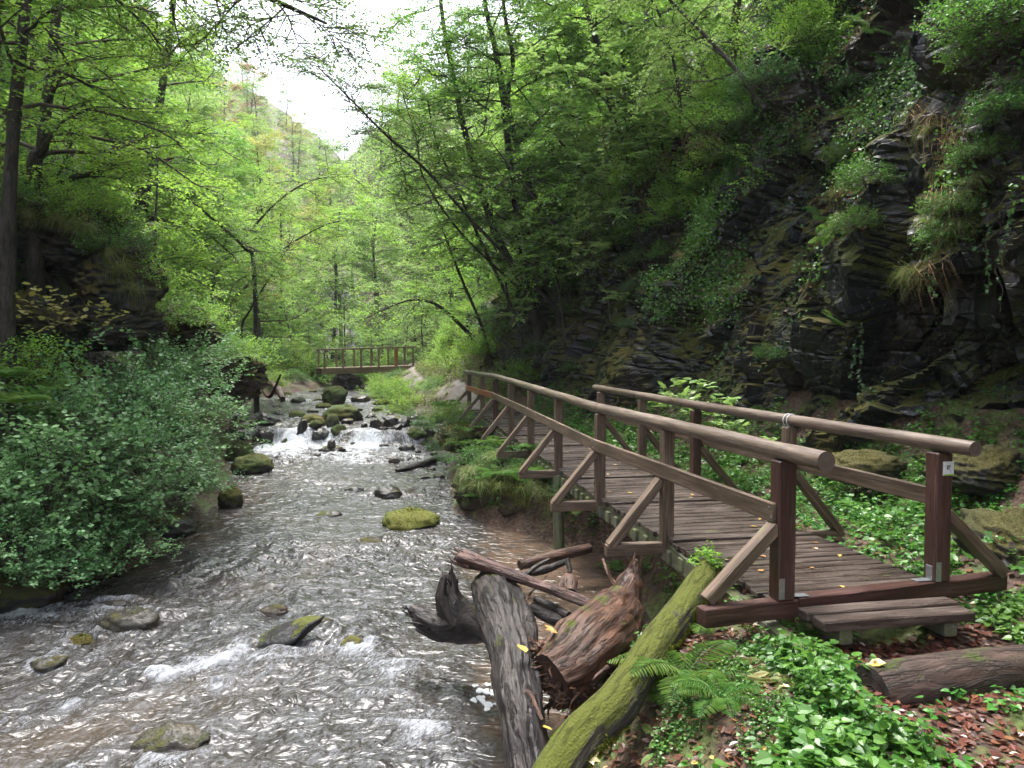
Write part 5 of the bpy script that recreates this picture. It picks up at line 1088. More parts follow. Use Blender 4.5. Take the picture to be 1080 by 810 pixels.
# pale large-leaved saplings on the slope over the middle of the bridge
G4 = 'pale large-leaved saplings on the rocky slope above the bridge'
PALE = [tree_kind(200 + i, 'pale', 'bark', trunk=[(0, 0, -.2), (-.15, -.1, .8), (-.5, -.3, 1.6), (-.9 - .2 * i, -.5, 2.1)], r0=.028, r1=.008, n1=10, L1=1.15, start=.2, n2=5, L2=.55, n3=3, L3=.22, per=5, ln=.125, shape='maple', elev=(-.1, .5), flat=.28, asp=.8, bias=(-.3, -.25, 0)) for i in range(3)]
for i, (px, py) in enumerate([(640, 330), (600, 300), (560, 320), (610, 250), (650, 280), (575, 255), (690, 250), (660, 215), (620, 190), (585, 210), (545, 285), (700, 205), (640, 150), (680, 160), (600, 130), (560, 170), (720, 150), (655, 95), (705, 100), (610, 70), (530, 330), (590, 350)]):
    c, nn = cliff_pix(px, py); PALE[i % 3]('pale large-leaved sapling among those on the slope above the bridge', c - (0, 0, .05), rs.uniform(-.9, .9), rs.uniform(1.0, 1.6), G4)

G9 = 'leafy low trees on the right slope above the bridge'
for i, (y, h, s_, tl) in enumerate([(14.5, 6.5, .75, -.5), (16, 5.5, .8, -.5), (17.5, 4.8, .8, -.6), (19, 4.2, .85, -.6), (21, 3.8, .9, -.55), (23, 3.4, .9, -.5), (25.5, 3.2, .95, -.4), (15.5, 8.5, .9, -.5), (18, 7.5, .95, -.5), (20.5, 6.5, 1., -.5), (23, 6.0, 1., -.45), (13, 8.5, .7, -.5), (28, 3.0, 1., -.3)]):
    c, nn = cliff_at(y, h); (SMALL if i % 2 else SMALL2)('low leafy tree', c - np.array([0, 0, .2]), rs.uniform(0, 6.3), s_, G9, (rs.uniform(-.15, .15), tl), (None, None, ['pale', 'lime', 'lime'][i % 3]))
# ---- bushes
SN = [shrub_kind(300 + i, 'snow', size=(1.05, 1.0, .9), tips=[330, 270, 380][i], per=[14, 12, 15][i], ln=[.062, .074, .055][i], shape='oval', flat=.5, asp=.85, twl=[.42, .6, .5][i], hollow=.45, lump=.9) for i in range(3)]
LABS = ['top', 'outermost', 'lowest', 'leftmost', 'middle', 'rear']
for i, (px, py, d, sc, lab) in enumerate([
    (30, 545, 9.6, 1.0, 'blue-green small-leaved bush nearest the left edge of the picture'), (95, 520, 10.1, 1.05, 'blue-green bush next right of the one at the left edge'), (150, 505, 11.4, 1.0, 'blue-green bush hanging over the dark rock at the water'),
    (185, 470, 13.0, 1.0, 'blue-green bush at the right end of the thicket, reaching furthest over the stream'), (60, 480, 10.8, 1.1, 'blue-green bush in the middle of the thicket'), (130, 450, 12.2, 1.15, 'high blue-green bush behind the middle of the thicket'),
    (180, 425, 14.3, 1.05, 'pale blue-green bush at the top right of the thicket'), (70, 600, 9.2, .62, 'low blue-green bush trailing down to the water at the lower left'), (20, 590, 8.9, .75, 'blue-green bush drooping at the lower left corner of the thicket'), (125, 570, 10.0, .6, 'small blue-green bush overhanging the shallow brown water'),
    (185, 400, 16.0, 1.0, 'blue-green bush farthest back in the thicket'), (205, 512, 13.8, .55, 'small blue-green bush by the mossy rock at the end of the thicket')]):
    SN[i % 3](lab, P(px, py, d), rs.uniform(0, 6.3), sc, 'blue-green bushes along the left bank')
BU = [shrub_kind(320, 'beech', size=(1.2, 1.2, .9), tips=330, per=12, ln=.07, shape='quad', flat=.5, twl=.5, hollow=.3),
      shrub_kind(321, 'herb', size=(1.0, 1.0, .6), tips=360, per=11, ln=.055, shape='quad', flat=.6, twl=.35, hollow=.3),
      shrub_kind(322, 'ivy', size=(.9, .9, .7), tips=360, per=12, ln=.05, shape='oval', flat=.7, twl=.35, hollow=.4),
      shrub_kind(323, 'lime', size=(1.2, 1.2, .9), tips=330, per=12, ln=.075, shape='quad', flat=.5, twl=.5, hollow=.3)]
G5 = 'undergrowth bushes on the left hillside'
for k in range(90):
    y = rs.uniform(13, 54) if k < 70 else rs.uniform(10, 22); off = rs.uniform(.5, 9) if y > 20 else rs.uniform(3.2, 10); x = float(XL(y)) - off
    if y < 14 and off < 4: continue
    BU[int(rs.choice([0, 1, 3, 3, 0, 2]))]('leafy bush in the undergrowth of the left hillside', (x, y, gz1(x, y) - .05), rs.uniform(0, 6.3), rs.uniform(.6, 1.25) * (1 + max(0, y - 25) * .015), G5)
for k in range(16):
    y = rs.uniform(3.5, 12); x = float(XL(y)) - rs.uniform(1.6, 6); BU[k % 4]('leafy bush', (x, y, gz1(x, y) - .05), rs.uniform(0, 6.3), rs.uniform(.6, 1.0), G5)
G6 = 'undergrowth bushes on the right slope beyond the bridge'
for k in range(150):
    y = rs.uniform(14.5, 46); h = rs.uniform(.2, 8) if y > 22 else rs.uniform(2.6 + (22 - y) * .5, 9); c, nn = cliff_at(y, h)
    BU[int(rs.choice([0, 1, 3, 3, 3]))]('leafy bush in the undergrowth of the right slope beyond the bridge', c - (0, 0, .08), rs.uniform(0, 6.3), rs.uniform(.45, .95) * (1 + max(0, y - 25) * .02), G6)
G7 = 'low bushes along the right bank towards the distant footbridge'
for (x, y, s, i) in [(-3.3, 27, .7, 1), (-4.1, 30, .8, 3), (-4.6, 33, .9, 3), (-5.6, 36, .9, 3), (-5.2, 34.5, .8, 1), (-6.4, 39, .9, 3), (-7.1, 43, .8, 3), (-2.9, 25, .5, 1), (-2.3, 23.5, .45, 2), (-1.9, 21, .4, 1), (-3.0, 31, .6, 0), (-6.2, 42, .8, 1), (-9.5, 52, 1.2, 3), (-8, 55, 1.3, 3), (-10.5, 56, 1.4, 0), (-7, 51, 1.1, 1), (-12.4, 44, .9, 1), (-12.6, 40, .9, 3), (-13, 37, .9, 1), (-12, 33, .8, 2)]:
    BU[i]('low green bush at the stream side before the distant footbridge', (x, y, max(gz1(x, y), float(WZ(y)))), rs.uniform(0, 6.3), s, G7)
# rock wall plants
G8 = 'creeper bushes growing on the right rock wall'
for i, (px, py, s, m) in enumerate([(700, 55, .75, 2), (740, 25, .8, 2), (775, 50, .75, 2), (800, 90, .7, 2), (790, 130, .5, 2), (715, 95, .6, 1), (690, 20, .9, 1), (650, 40, .9, 0), (640, 100, .6, 1), (755, 5, .9, 2), (820, 20, .6, 2), (910, 190, .45, 1), (900, 235, .4, 1), (925, 250, .4, 1), (1050, 60, .6, 1), (1070, 120, .5, 1), (1030, 20, .6, 1), (1075, 20, .7, 1), (1035, 165, .4, 1), (1000, 225, .35, 1), (990, 250, .3, 1), (810, 375, .35, 1), (700, 140, .4, 1), (745, 135, .35, 2), (665, 300, .35, 2), (700, 270, .4, 0), (620, 360, .4, 2), (560, 370, .45, 2), (600, 385, .35, 1), (650, 250, .5, 0), (890, 90, .3, 2), (660, 350, .3, 2)]):
    c, nn = cliff_pix(px, py); BU[m]('leafy creeper clump rooted in the right rock wall', c + nn * .05, rs.uniform(0, 6.3), s, G8)

# plants hanging over the dark rocks of the left hollow
for i, (px, py, d, m, sc, lab) in enumerate([(40, 225, 14.6, 0, .8, 'green bush on top of the rock above the left hollow'), (90, 228, 14.4, 3, .7, 'bright bush at the middle of the rock above the left hollow'), (125, 262, 14., 1, .7, 'herby bush at the right end of the left hollow'), (150, 300, 14.8, 3, .6, 'bright bush right of the left hollow'), (10, 215, 13.8, 1, .8, 'herby bush behind the straight mossy trunk'), (175, 335, 16, 0, .8, 'bush above the high end of the blue-green thicket'), (215, 375, 19, 1, .9, 'low bush between the thicket and the falls'), (70, 205, 15.5, 0, .9, 'bush at the foot of the dark curving trunk'), (110, 240, 15.5, 1, .8, 'herby bush right of the foot of the dark curving trunk'), (200, 350, 20, 3, .9, 'bright bush on the mossy ledge left of the falls')]):
    BU[m](lab, P(px, py, d), rs.uniform(0, 6.3), sc, 'bushes round the left rock hollow')

# ---- ferns
def fern_geo(rs, nf=10, L=.6, pin=20, spread=1., up=.9):
    g, gs = Geo(), Geo()
    for i in range(nf):
        th = i * 2.399 + rs.uniform(-.3, .3); e = up * rs.uniform(.6, 1.1); l = L * rs.uniform(.7, 1.1); n = pin + 2
        t = np.linspace(0, 1, n); el = e - t * (e + .5 * rs.uniform(.5, 1.2)); dx = np.cumsum(np.cos(el)) * l / n; dzv = np.cumsum(np.sin(el)) * l / n
        q = np.stack([dx * math.cos(th), dx * math.sin(th), dzv], 1); T = unit(np.gradient(q, axis=0)); S = unit(np.cross(T, (0, 0, 1.))); N = np.cross(S, T)
        prisms(gs, q[:-1], q[1:], .003, .002)
        k = np.arange(2, n); w = l * .30 * np.sin(np.pi * np.clip((k / n) * .93 + .10, 0, 1)) ** .8 * spread
        for s in (-1, 1):
            D = S[k] * s + T[k] * .35 - np.array([0, 0, .12]) + rs.normal(size=(len(k), 3)) * .05
            leaves(g, q[k], D, N[k] + rs.normal(size=(len(k), 3)) * .12, w, np.full(len(k), l / n * 1.5), 'long', rs.uniform(.2, .8) + rs.uniform(-.15, .15, len(k)))
    return g, gs
FE = []
for i in range(4):
    r2 = np.random.RandomState(400 + i); g, gs = fern_geo(r2, [9, 12, 8, 11][i], [.6, .55, .65, .5][i], 24, 1., [1.0, .8, .6, 1.1][i]); FE.append(proto_thing('fern', [('stems', gs, 'herb', True), ('fronds', g, 'fern', False)], None, 'fern'))
def on_ground(px, py, **k): return ground_pix(px, py, **k)
for (px, py, i, s, lab) in [(722, 722, 0, .85, 'bright fern growing beside the mossy trunk at the lower right'), (760, 745, 3, .7, 'fern half hidden in the herbs at the lower right'), (698, 735, 1, .45, 'small fern just right of the mossy trunk'), (742, 665, 2, .35, 'little fern under the near bridge sill'),
                            (655, 600, 2, .55, 'fern in the dark under the bridge above the torn roots')]:
    p = on_ground(px, py); FE[i](lab, p + (0, 0, .02), rs.uniform(0, 6.3), s, 'ferns round the near end of the bridge')
for (px, py, d, i, s, lab) in [(568, 500, 12.6, 1, .95, 'light yellow-green fern hanging beside the bridge pile'), (535, 490, 14., 3, .8, 'fern on top of the mossy bank foot below the bridge'), (508, 505, 13.9, 1, .6, 'fern trailing over the moss cushion at the water'), (520, 470, 15.5, 0, .8, 'green fern below the middle braces of the bridge'), (497, 455, 18, 1, .9, 'fern near the far braces of the bridge'),
                               (470, 430, 20, 0, .9, 'fern on the bank left of the far end of the bridge')]:
    FE[i](lab, P(px, py, d), rs.uniform(0, 6.3), s, 'ferns on the bank below the bridge')
for (px, py, d, i, s, lab) in [(505, 478, 16.5, 3, 1., 'arching fern above the moss cushion'), (487, 470, 18, 0, .9, 'fern on the small mossy mound at the right bank'), (545, 505, 13.2, 0, .9, 'fern drooping between the moss cushion and the light fern'), (525, 500, 13.6, 1, .8, 'pale fern on the front of the moss cushion'), (555, 475, 13.8, 3, .8, 'fern tucked under the third outrigger from the pile'), (610, 540, 10.8, 0, .6, 'fern in shade behind the bridge pile'), (500, 525, 13.9, 3, .6, 'fern at the lower left of the moss cushion')]:
    FE[i](lab, P(px, py, d), rs.uniform(0, 6.3), s, 'ferns on the bank below the bridge')
for (px, py, d, i, s) in [(520, 495, 14.3, 1, .45), (505, 485, 15, 1, .5), (540, 492, 13.9, 2, .4), (560, 498, 13.4, 1, .35), (485, 452, 19.5, 1, .6), (475, 440, 21, 3, .5), (600, 520, 11.6, 2, .35)]:
    BU[i]('small leafy clump on the mossy bank foot by the bridge', P(px, py, d), rs.uniform(0, 6.3), s, 'leafy clumps on the mossy bank foot')
for (px, py, d, i, s, lab) in [(18, 428, 9.9, 0, 1.1, 'large fern at the left edge above the blue-green bushes'), (50, 440, 10.6, 3, 1.0, 'fern next to the large one above the blue-green bushes'), (8, 400, 10.4, 3, 1.1, 'dark fern at the left edge below the rock hollow')]:
    FE[i](lab, P(px, py, d), rs.uniform(0, 6.3), s, 'ferns at the left edge')
for k, (px, py) in enumerate([(912, 30), (925, 65), (900, 20), (885, 200), (870, 250), (860, 230), (905, 305), (880, 340), (885, 175), (760, 250), (945, 170)]):
    c, nn = cliff_pix(px, py); FE[k % 4]('fern hanging from a crevice of the right rock wall', c + nn * .03, rs.uniform(0, 6.3), rs.uniform(.55, .9), 'ferns on the right rock wall', (0, -.7))
for k in range(40):
    y = rs.uniform(14, 34); off = rs.uniform(.3, 5.); x = float(XL(y)) - off; FE[k % 4]('fern on the mossy lower part of the left hillside', (x, y, gz1(x, y)), rs.uniform(0, 6.3), rs.uniform(.7, 1.4), 'ferns on the left hillside', (0, .35))

# ---- grass tufts and hanging stalks
def tuft(rs, n=120, L=.35, w=.006, hang=.6, spread=.5, mat=None):
    g = Geo(); k = 5; th = rs.uniform(0, 2 * np.pi, n); e = rs.uniform(.2, 1.3, n); l = L * rs.uniform(.5, 1.15, n); r = rs.uniform(0, 1, n)
    b = np.stack([rs.normal(0, .05, n) * spread * 2, rs.normal(0, .05, n) * spread * 2, np.zeros(n)], 1); pts = [b]; el = e.copy()
    for i in range(k):
        pts.append(pts[-1] + np.stack([np.cos(th) * np.cos(el), np.sin(th) * np.cos(el), np.sin(el)], 1) * (l / k)[:, None]); el = el - hang * rs.uniform(.5, 1.2, n)
        el = np.maximum(el, -1.5)
    S = np.stack([-np.sin(th), np.cos(th), np.zeros(n)], 1)
    V = []
    for i, p in enumerate(pts):
        ww = w * (1 - (i / k) ** 2 * .9) / 2; V += [p - S * ww, p + S * ww]
    V = np.stack(V, 1).reshape(-1, 3); m = 2 * (k + 1); bb = (np.arange(n) * m)[:, None]
    F = np.concatenate([bb + np.array([[2 * i, 2 * i + 1, 2 * i + 3, 2 * i + 2]]) for i in range(k)]); g.add(V, F, np.repeat(r, m)); return g
TU = [proto_thing('grass_tuft', [('blades', tuft(np.random.RandomState(500 + i), 150, [.32, .5, .4][i], .007, [.5, .75, .35][i]), ['grass', 'grass', 'grass'][i], False)], None, 'grass tuft') for i in range(3)]
DRY = proto_thing('hanging_stalks', [('stalks', tuft(np.random.RandomState(510), 34, .95, .007, 1.2, .9), 'dry', False)], None, 'dry stalks')
for k, (px, py, s, m) in enumerate([(975, 235, .8, 1), (990, 250, .8, 1), (960, 262, .9, 1), (945, 290, .8, 1), (1005, 240, .8, 1), (975, 140, .7, 1), (1000, 215, .9, 1), (930, 300, .6, 1), (880, 235, .6, 1), (870, 205, .5, 1), (735, 180, .8, 1), (760, 170, .7, 1), (1055, 470, .7, 0), (1040, 530, .6, 0), (1065, 515, .6, 0), (1050, 545, .8, 2), (1075, 560, .8, 2), (1040, 500, .7, 2), (1020, 530, .6, 2), (1070, 440, .8, 1), (960, 300, .9, 1), (1020, 190, .6, 1), (990, 180, .7, 1), (700, 190, .8, 1), (690, 230, .7, 1), (850, 160, .5, 1)]):
    c, nn = cliff_pix(px, py); TU[m]('tuft of grass hanging from the right rock wall', c + nn * .02, rs.uniform(0, 6.3), s, 'grass tufts on the right rock wall', (0, -.6))
for k, (px, py, s) in enumerate([(748, 145, 1.5), (735, 165, 1.3), (760, 150, 1.4), (970, 130, .8), (985, 135, .9), (990, 215, .8), (880, 210, .7), (715, 270, .5), (975, 285, .8), (700, 175, 1.1), (1010, 150, .7)]):
    c, nn = cliff_pix(px, py); DRY('bunch of brown dry stalks hanging down the right rock wall', c + nn * .10, rs.uniform(0, 6.3), s, 'dry stalks on the right rock wall', (0, -.4))
for k in range(70):
    y = rs.uniform(13, 40); off = rs.uniform(.1, 6); x = float(XL(y)) - off; TU[k % 3]('grass tuft on the left hillside', (x, y, gz1(x, y) - .02), rs.uniform(0, 6.3), rs.uniform(.8, 1.8) * (1 + (y - 13) * .02), 'grass tufts on the left hillside', (0, .3))
for k in range(60):
    y = rs.uniform(12.8, 44); x = float(XR(y)) + rs.uniform(.2, 1.7); TU[k % 3]('grass tuft on the right bank of the stream', (x, y, gz1(x, y) - .02), rs.uniform(0, 6.3), rs.uniform(.5, .9) * (1 + (y - 12) * .035), 'grass tufts on the right bank of the stream')

for k, (px, py, d) in enumerate([(60, 232, 13.8), (95, 242, 13.6), (118, 268, 13.4), (140, 305, 14.), (30, 228, 13.6), (80, 238, 13.5), (128, 285, 13.3), (150, 330, 14.5), (175, 340, 16), (165, 320, 16)]):
    TU[1]('tuft of long grass hanging over the left rock hollow', P(px, py, d), rs.uniform(0, 6.3), .95, 'grass hanging over the left rock hollow', (0, .5))
for (px, py, d, i, s) in [(495, 500, 14.0, 1, 1.1), (520, 485, 14.2, 1, 1.1), (540, 500, 13.6, 1, 1.1), (560, 515, 12.9, 1, 1.), (508, 512, 13.7, 1, 1.), (530, 515, 13.3, 1, .9), (575, 520, 12.4, 1, .9), (478, 470, 18, 1, 1.2), (490, 455, 19, 1, 1.2)]:
    TU[i]('long grass hanging over the mossy bank foot by the bridge', P(px, py, d), rs.uniform(0, 6.3), s, 'grass hanging over the mossy bank foot', (0, -.3))
# ---- creepers hanging in front of the rock
def creeper(label, p0, L, seed, n=26, ln=.05, mat='ivy'):
    r2 = np.random.RandomState(seed); p0 = np.asarray(p0, float); o = thing('creeper', label, 'creeper', p0, 'creepers hanging down the right rock wall')
    q = [p0]; 
    for i in range(12): q.append(q[-1] + np.array([r2.normal() * .025, r2.normal() * .03 - .004, -L / 12]))
    q = np.array(q); g = Geo(); tube(g, q, .005, 5, caps=False); g.build('vine', M['twig'], o, True)
    t = r2.uniform(0, 11.9, n); i = t.astype(int); b = q[i] + (q[i + 1] - q[i]) * (t - i)[:, None]; D = r2.normal(size=(n, 3)) * np.array([1, 1, .5]) + np.array([-.3, -.5, -.2])
    gl = Geo(); leaves(gl, b, D, np.array([-.5, -.6, .6]) + r2.normal(size=(n, 3)) * .4, ln * r2.uniform(.6, 1.2, n), ln * .8 * r2.uniform(.7, 1.2, n), 'heart'); gl.build('leaves', M[mat], o)
for i, (px, py, L, lab) in enumerate([(905, 330, 1.1, 'leafy creeper strand dangling at the left of the dark hollow'), (918, 345, .8, 'bare-looking creeper strand beside the leafy one at the dark hollow'), (1045, 215, 1.0, 'creeper strand with round leaves hanging before the dark rock at the upper right'), (1052, 160, .9, 'upper creeper strand near the right edge'), (1035, 120, .8, 'creeper strand below the bushes at the upper right corner'), (778, 240, .5, 'short green creeper on the wet rock left of centre of the wall'), (1000, 262, .5, 'little creeper under the grassy ledge'), (1066, 200, 1.3, 'long creeper strand closest to the right edge'), (812, 130, .7, 'thin creeper under the hanging creeper bushes'), (690, 60, .9, 'creeper strand left of the hanging creeper bushes')]):
    c, nn = cliff_pix(px, py); creeper(lab, c + nn * .12 + np.array([-.05, -.05, 0]), L, 600 + i, 30)

# ---- herbs and fallen leaves covering the ground (nobody could count them)
def herb_cover(name, label, pts, ln, mat, per=7, hgt=(.03, .12), shape='heart', seed=0, flat=.35):
    r2 = np.random.RandomState(seed); n = len(pts); k = np.repeat(np.arange(n), per); m = n * per
    th = r2.uniform(0, 2 * np.pi, m); rad = r2.uniform(.01, .07, m); h = r2.uniform(*hgt, m) * np.repeat(r2.uniform(.5, 1.3, n), per)
    b = pts[k] + np.stack([np.cos(th) * rad, np.sin(th) * rad, h], 1); D = np.stack([np.cos(th), np.sin(th), r2.uniform(-.35, .25, m)], 1)
    N = np.array([0, 0, 1.]) + r2.normal(size=(m, 3)) * flat; l = ln * r2.uniform(.45, 1.15, m) * np.repeat(r2.uniform(.7, 1.2, n), per)
    g = Geo(); leaves(g, b, D, N, l, l * .9, shape, np.clip(np.repeat(r2.uniform(0, 1, n), per) * .6 + r2.uniform(0, .4, m), 0, 1)); prisms(g, pts[k], b, .0018, .0012, .3)
    tag(g.build(name, M[mat]), label, None, None, 'stuff')
def litter(name, label, pts, ln, mat, shape='oval', seed=0, flat=.35, lift=.012):
    r2 = np.random.RandomState(seed); n = len(pts); th = r2.uniform(0, 2 * np.pi, n); D = np.stack([np.cos(th), np.sin(th), r2.normal(size=n) * .15], 1)
    l = ln * r2.uniform(.4, 1.2, n); g = Geo(); leaves(g, pts + np.stack([0 * th, 0 * th, r2.uniform(.2, 1.6, n) * lift], 1), D, np.array([0, 0, 1.]) + r2.normal(size=(n, 3)) * flat, l, l * r2.uniform(.45, .8, n), shape)
    tag(g.build(name, M[mat]), label, None, None, 'stuff')
def scatter(n, xr, yr, keep, seed):
    r2 = np.random.RandomState(seed); x = r2.uniform(*xr, n); y = r2.uniform(*yr, n); m = keep(x, y); x, y = x[m], y[m]; return np.stack([x, y, gz(x, y)], 1)
def dens(x, y, s, th, seed): return fbm(np.stack([x * s, y * s, 0 * x], 1), 3, seed) > th
brx = lambda y: BX(y)
def beyond(x, y): return (x > BX(y) + 1.5) & (x < XC(y) + .4)
herb_cover('herbs', 'low green herbs covering the ground between the bridge and the rock wall', scatter(12000, (-1, 6.2), (5.9, 27), lambda x, y: beyond(x, y) & dens(x, y, .9, -.18, 701), 1), .055, 'herb', 7, (.02, .10), seed=1)
herb_cover('herbs', 'herbs and young plants along the foot of the rock wall', scatter(5200, (0, 6.4), (6.2, 22), lambda x, y: (x > XC(y) - 1.7) & (x < XC(y) + .6) & dens(x, y, 1.0, -.3, 721), 20), .07, 'herb', 7, (.03, .22), seed=20)
herb_cover('herbs', 'small herbs beside the near bridge sill', scatter(1500, (2.6, 5.4), (4.9, 6.2), lambda x, y: ((y < 5.42 + (x - 1.94) * .32) | (x > 4.0)) & (y > 4.95 + (x - 2.2) * .10) & dens(x, y, 1.5, -.05, 702) & ((x > 3.15)), 2), .05, 'herb', 6, (.02, .07), seed=2)
def nearbank(x, y): return (x > XR(y) + .75) & (x < 1.95 + (y - 3.4) * .06 + .12 * np.sin(y * 7)) & ~((np.abs(x - np.interp(y, [4.0, 4.45, 5.25, 5.75, 6.3], [.33, .56, 1.05, 1.33, 1.63])) < .25) & (x < 3))
herb_cover('herbs', 'leafy green herbs in the lower right foreground below the bridge', scatter(1500, (.4, 2.4), (3.2, 5.1), lambda x, y: nearbank(x, y) & (x > .75 + (y - 3.5) * .42) & dens(x, y, 1.4, -.22, 703), 3), .060, 'herb', 8, (.04, .18), seed=3, flat=.4)
herb_cover('herbs', 'tiny-leaved seedlings and mosses on the near bank among the trunks', scatter(5200, (.2, 2.5), (3.2, 6.3), lambda x, y: nearbank(x, y) & dens(x, y, 2.2, -.15, 713), 33), .024, 'herb', 7, (.008, .05), 'oval', seed=33)
herb_cover('grass', 'thin grass blades on the near bank', scatter(700, (.3, 2.4), (3.3, 5.8), lambda x, y: nearbank(x, y) & dens(x, y, 1.7, .0, 714), 34), .11, 'grass', 5, (.0, .03), 'long', seed=34, flat=1.5)
herb_cover('herbs', 'sparse herbs round the step log', scatter(420, (1.6, 4.6), (3.6, 5.2), lambda x, y: (np.abs(y - (4.30 + (x - 2.1) * .22)) < .12) | ((x < 2.2) & (x > 1.9)), 4), .05, 'herb', 6, (.02, .08), seed=4)
herb_cover('herbs', 'herbs and mosses on the bank under the bridge', scatter(5200, (-1.8, 2.6), (5.6, 24), lambda x, y: (x > XR(y) + .3) & (x < BX(y) + .7) & dens(x, y, 1.1, -.25, 705), 5), .06, 'herb', 6, (.03, .12), seed=5)
herb_cover('herbs', 'herbs on the foot of the left hillside', scatter(9000, (-15, -5), (12, 40), lambda x, y: (x < XL(y) - .2) & (x > XL(y) - 4) & dens(x, y, .7, -.1, 706), 6), .085, 'herb', 6, (.03, .16), 'quad', seed=6)
herb_cover('herbs', 'plants covering the right bank towards the distant footbridge', scatter(14000, (-9, 0), (20, 48), lambda x, y: (x > XR(y) + .3) & (x < XC(y) + .5) & (np.abs(x - np.interp(y, [21, 24, 27, 31, 36, 41, 45], [-.9, -1.25, -2.0, -3.3, -4.6, -5.5, -6.0])) > .42), 7), .11, 'grass', 6, (.05, .30), 'long', seed=7)
litter('leaf_litter', 'brown fallen leaves on the ground beyond the bridge', scatter(12000, (-1, 6.2), (5.9, 26), beyond, 11), .075, 'litter', seed=11)
litter('leaf_litter', 'dark red-brown fallen leaves on the path at the lower right corner', scatter(9000, (1.2, 6), (2.6, 5.6), lambda x, y: (x > 1.75), 12), .07, 'litter', seed=12, lift=.015)
litter('leaf_litter', 'fallen leaves on the near bank among the trunks', scatter(6000, (.2, 2.6), (3.2, 7), lambda x, y: (x > XR(y) + .3) & (x < 2.2), 13), .06, 'litter', seed=13)
litter('leaf_litter', 'fallen leaves on the left hillside', scatter(16000, (-17, -5), (12, 42), lambda x, y: (x < XL(y) - .3) & dens(x, y, .5, .0, 714), 14), .10, 'litter', 'quad', seed=14)
cover = []
herb_cover('undergrowth', 'green undergrowth on the nearest part of the left hillside', scatter(6000, (-20, -6.5), (1, 13), lambda x, y: (x < XL(y) - .5) & dens(x, y, .5, -.2, 719), 19), .10, 'beech', 6, (.04, .3), 'quad', seed=19)
herb_cover('undergrowth', 'green undergrowth covering the far valley sides', scatter(30000, (-130, 30), (57, 258), lambda x, y: (x < XC(y) + 4) & ((x < XL(y) - .5) | (x > XR(y) + .5) | (y > 58)) & (x > -.75 * y), 8), .55, 'far', 4, (.05, .9), 'quad', seed=8)
herb_cover('undergrowth', 'green undergrowth on the left hillside', scatter(15000, (-34, -6), (13, 48), lambda x, y: (x < XL(y) - 1.2) & dens(x, y, .35, -.15, 709), 9), .16, 'beech', 6, (.05, .35), 'quad', seed=9)
r2 = np.random.RandomState(15)
# moss, tiny plants and litter on the wall itself
def wall_pts(n, yr, hr, keep, seed):
    r2 = np.random.RandomState(seed); y = r2.uniform(*yr, n * 2); h = r2.uniform(*hr, n * 2); i = np.searchsorted(cys, y).clip(0, len(cys) - 1); j = np.searchsorted(hs_, h).clip(0, len(hs_) - 1)
    p = Cp[i, j]; nn = CN[i, j]; m = keep(p, nn); return p[m][:n], nn[m][:n]
def wall_cover(name, label, n, yr, hr, keep, ln, mat, seed, shape='quad', per=7, clump=.07):
    p, nn = wall_pts(n, yr, hr, keep, seed); r2 = np.random.RandomState(seed + 1); k = np.repeat(np.arange(len(p)), per); m = len(k)
    b = p[k] + r2.normal(size=(m, 3)) * clump + nn[k] * r2.uniform(0, .08, m)[:, None]; D = nn[k] * .6 + r2.normal(size=(m, 3)) * .7 + np.array([0, 0, -.35]); N = nn[k] + np.array([0, 0, .8]) + r2.normal(size=(m, 3)) * .4
    l = ln * r2.uniform(.5, 1.2, m); g = Geo(); leaves(g, b, D, N, l, l * .75, shape, np.clip(np.repeat(r2.uniform(0, 1, len(p)), per) * .6 + r2.uniform(0, .4, m), 0, 1)); tag(g.build(name, M[mat]), label, None, None, 'stuff')
nf = lambda p, s, sd_: fbm(p * s, 3, sd_)
wall_cover('wall_plants', 'small plants rooted in cracks and on ledges of the rock wall', 4200, (5, 24), (.8, 12), lambda p, nn: (nn[:, 2] > .22) & (nf(p, .8, 801) > -.02), .055, 'ivy', 21, 'oval')
wall_cover('wall_plants', 'green plant cover over the upper rock wall and the slope beyond the bridge', 9000, (12, 50), (1.2, 18), lambda p, nn: ((p[:, 2] > 8.6 - (p[:, 1] - 12) * .55) | (p[:, 1] > 23)) & (nf(p, .6, 802) > -.25), .085, 'herb', 22, 'quad', 8, .14)
wall_cover('wall_plants', 'undergrowth on the far right valley side', 9000, (46, 218), (.5, 34), lambda p, nn: p[:, 2] > 0, .55, 'far', 25, 'quad', 6, .5)
wall_cover('wall_plants', 'trailing leaves over the mossy shoulders of the rock wall', 8000, (5.5, 17), (2.6, 9), lambda p, nn: (nf(p, .55, 806) > .0), .055, 'herb', 26, 'oval', 8, .12)
wall_cover('wall_plants', 'leafy cover over the top of the rock wall', 4200, (5, 16), (5.2, 14), lambda p, nn: (nf(p, .5, 803) > -.05), .06, 'ivy', 23, 'quad', 8, .10)
wall_cover('wall_litter', 'dead leaves and roots caught on the rocky slope', 4000, (11, 30), (2.5, 9), lambda p, nn: (nn[:, 2] > .3) & (nf(p, .7, 804) > -.05), .07, 'litter', 24, 'quad', 4, .08)
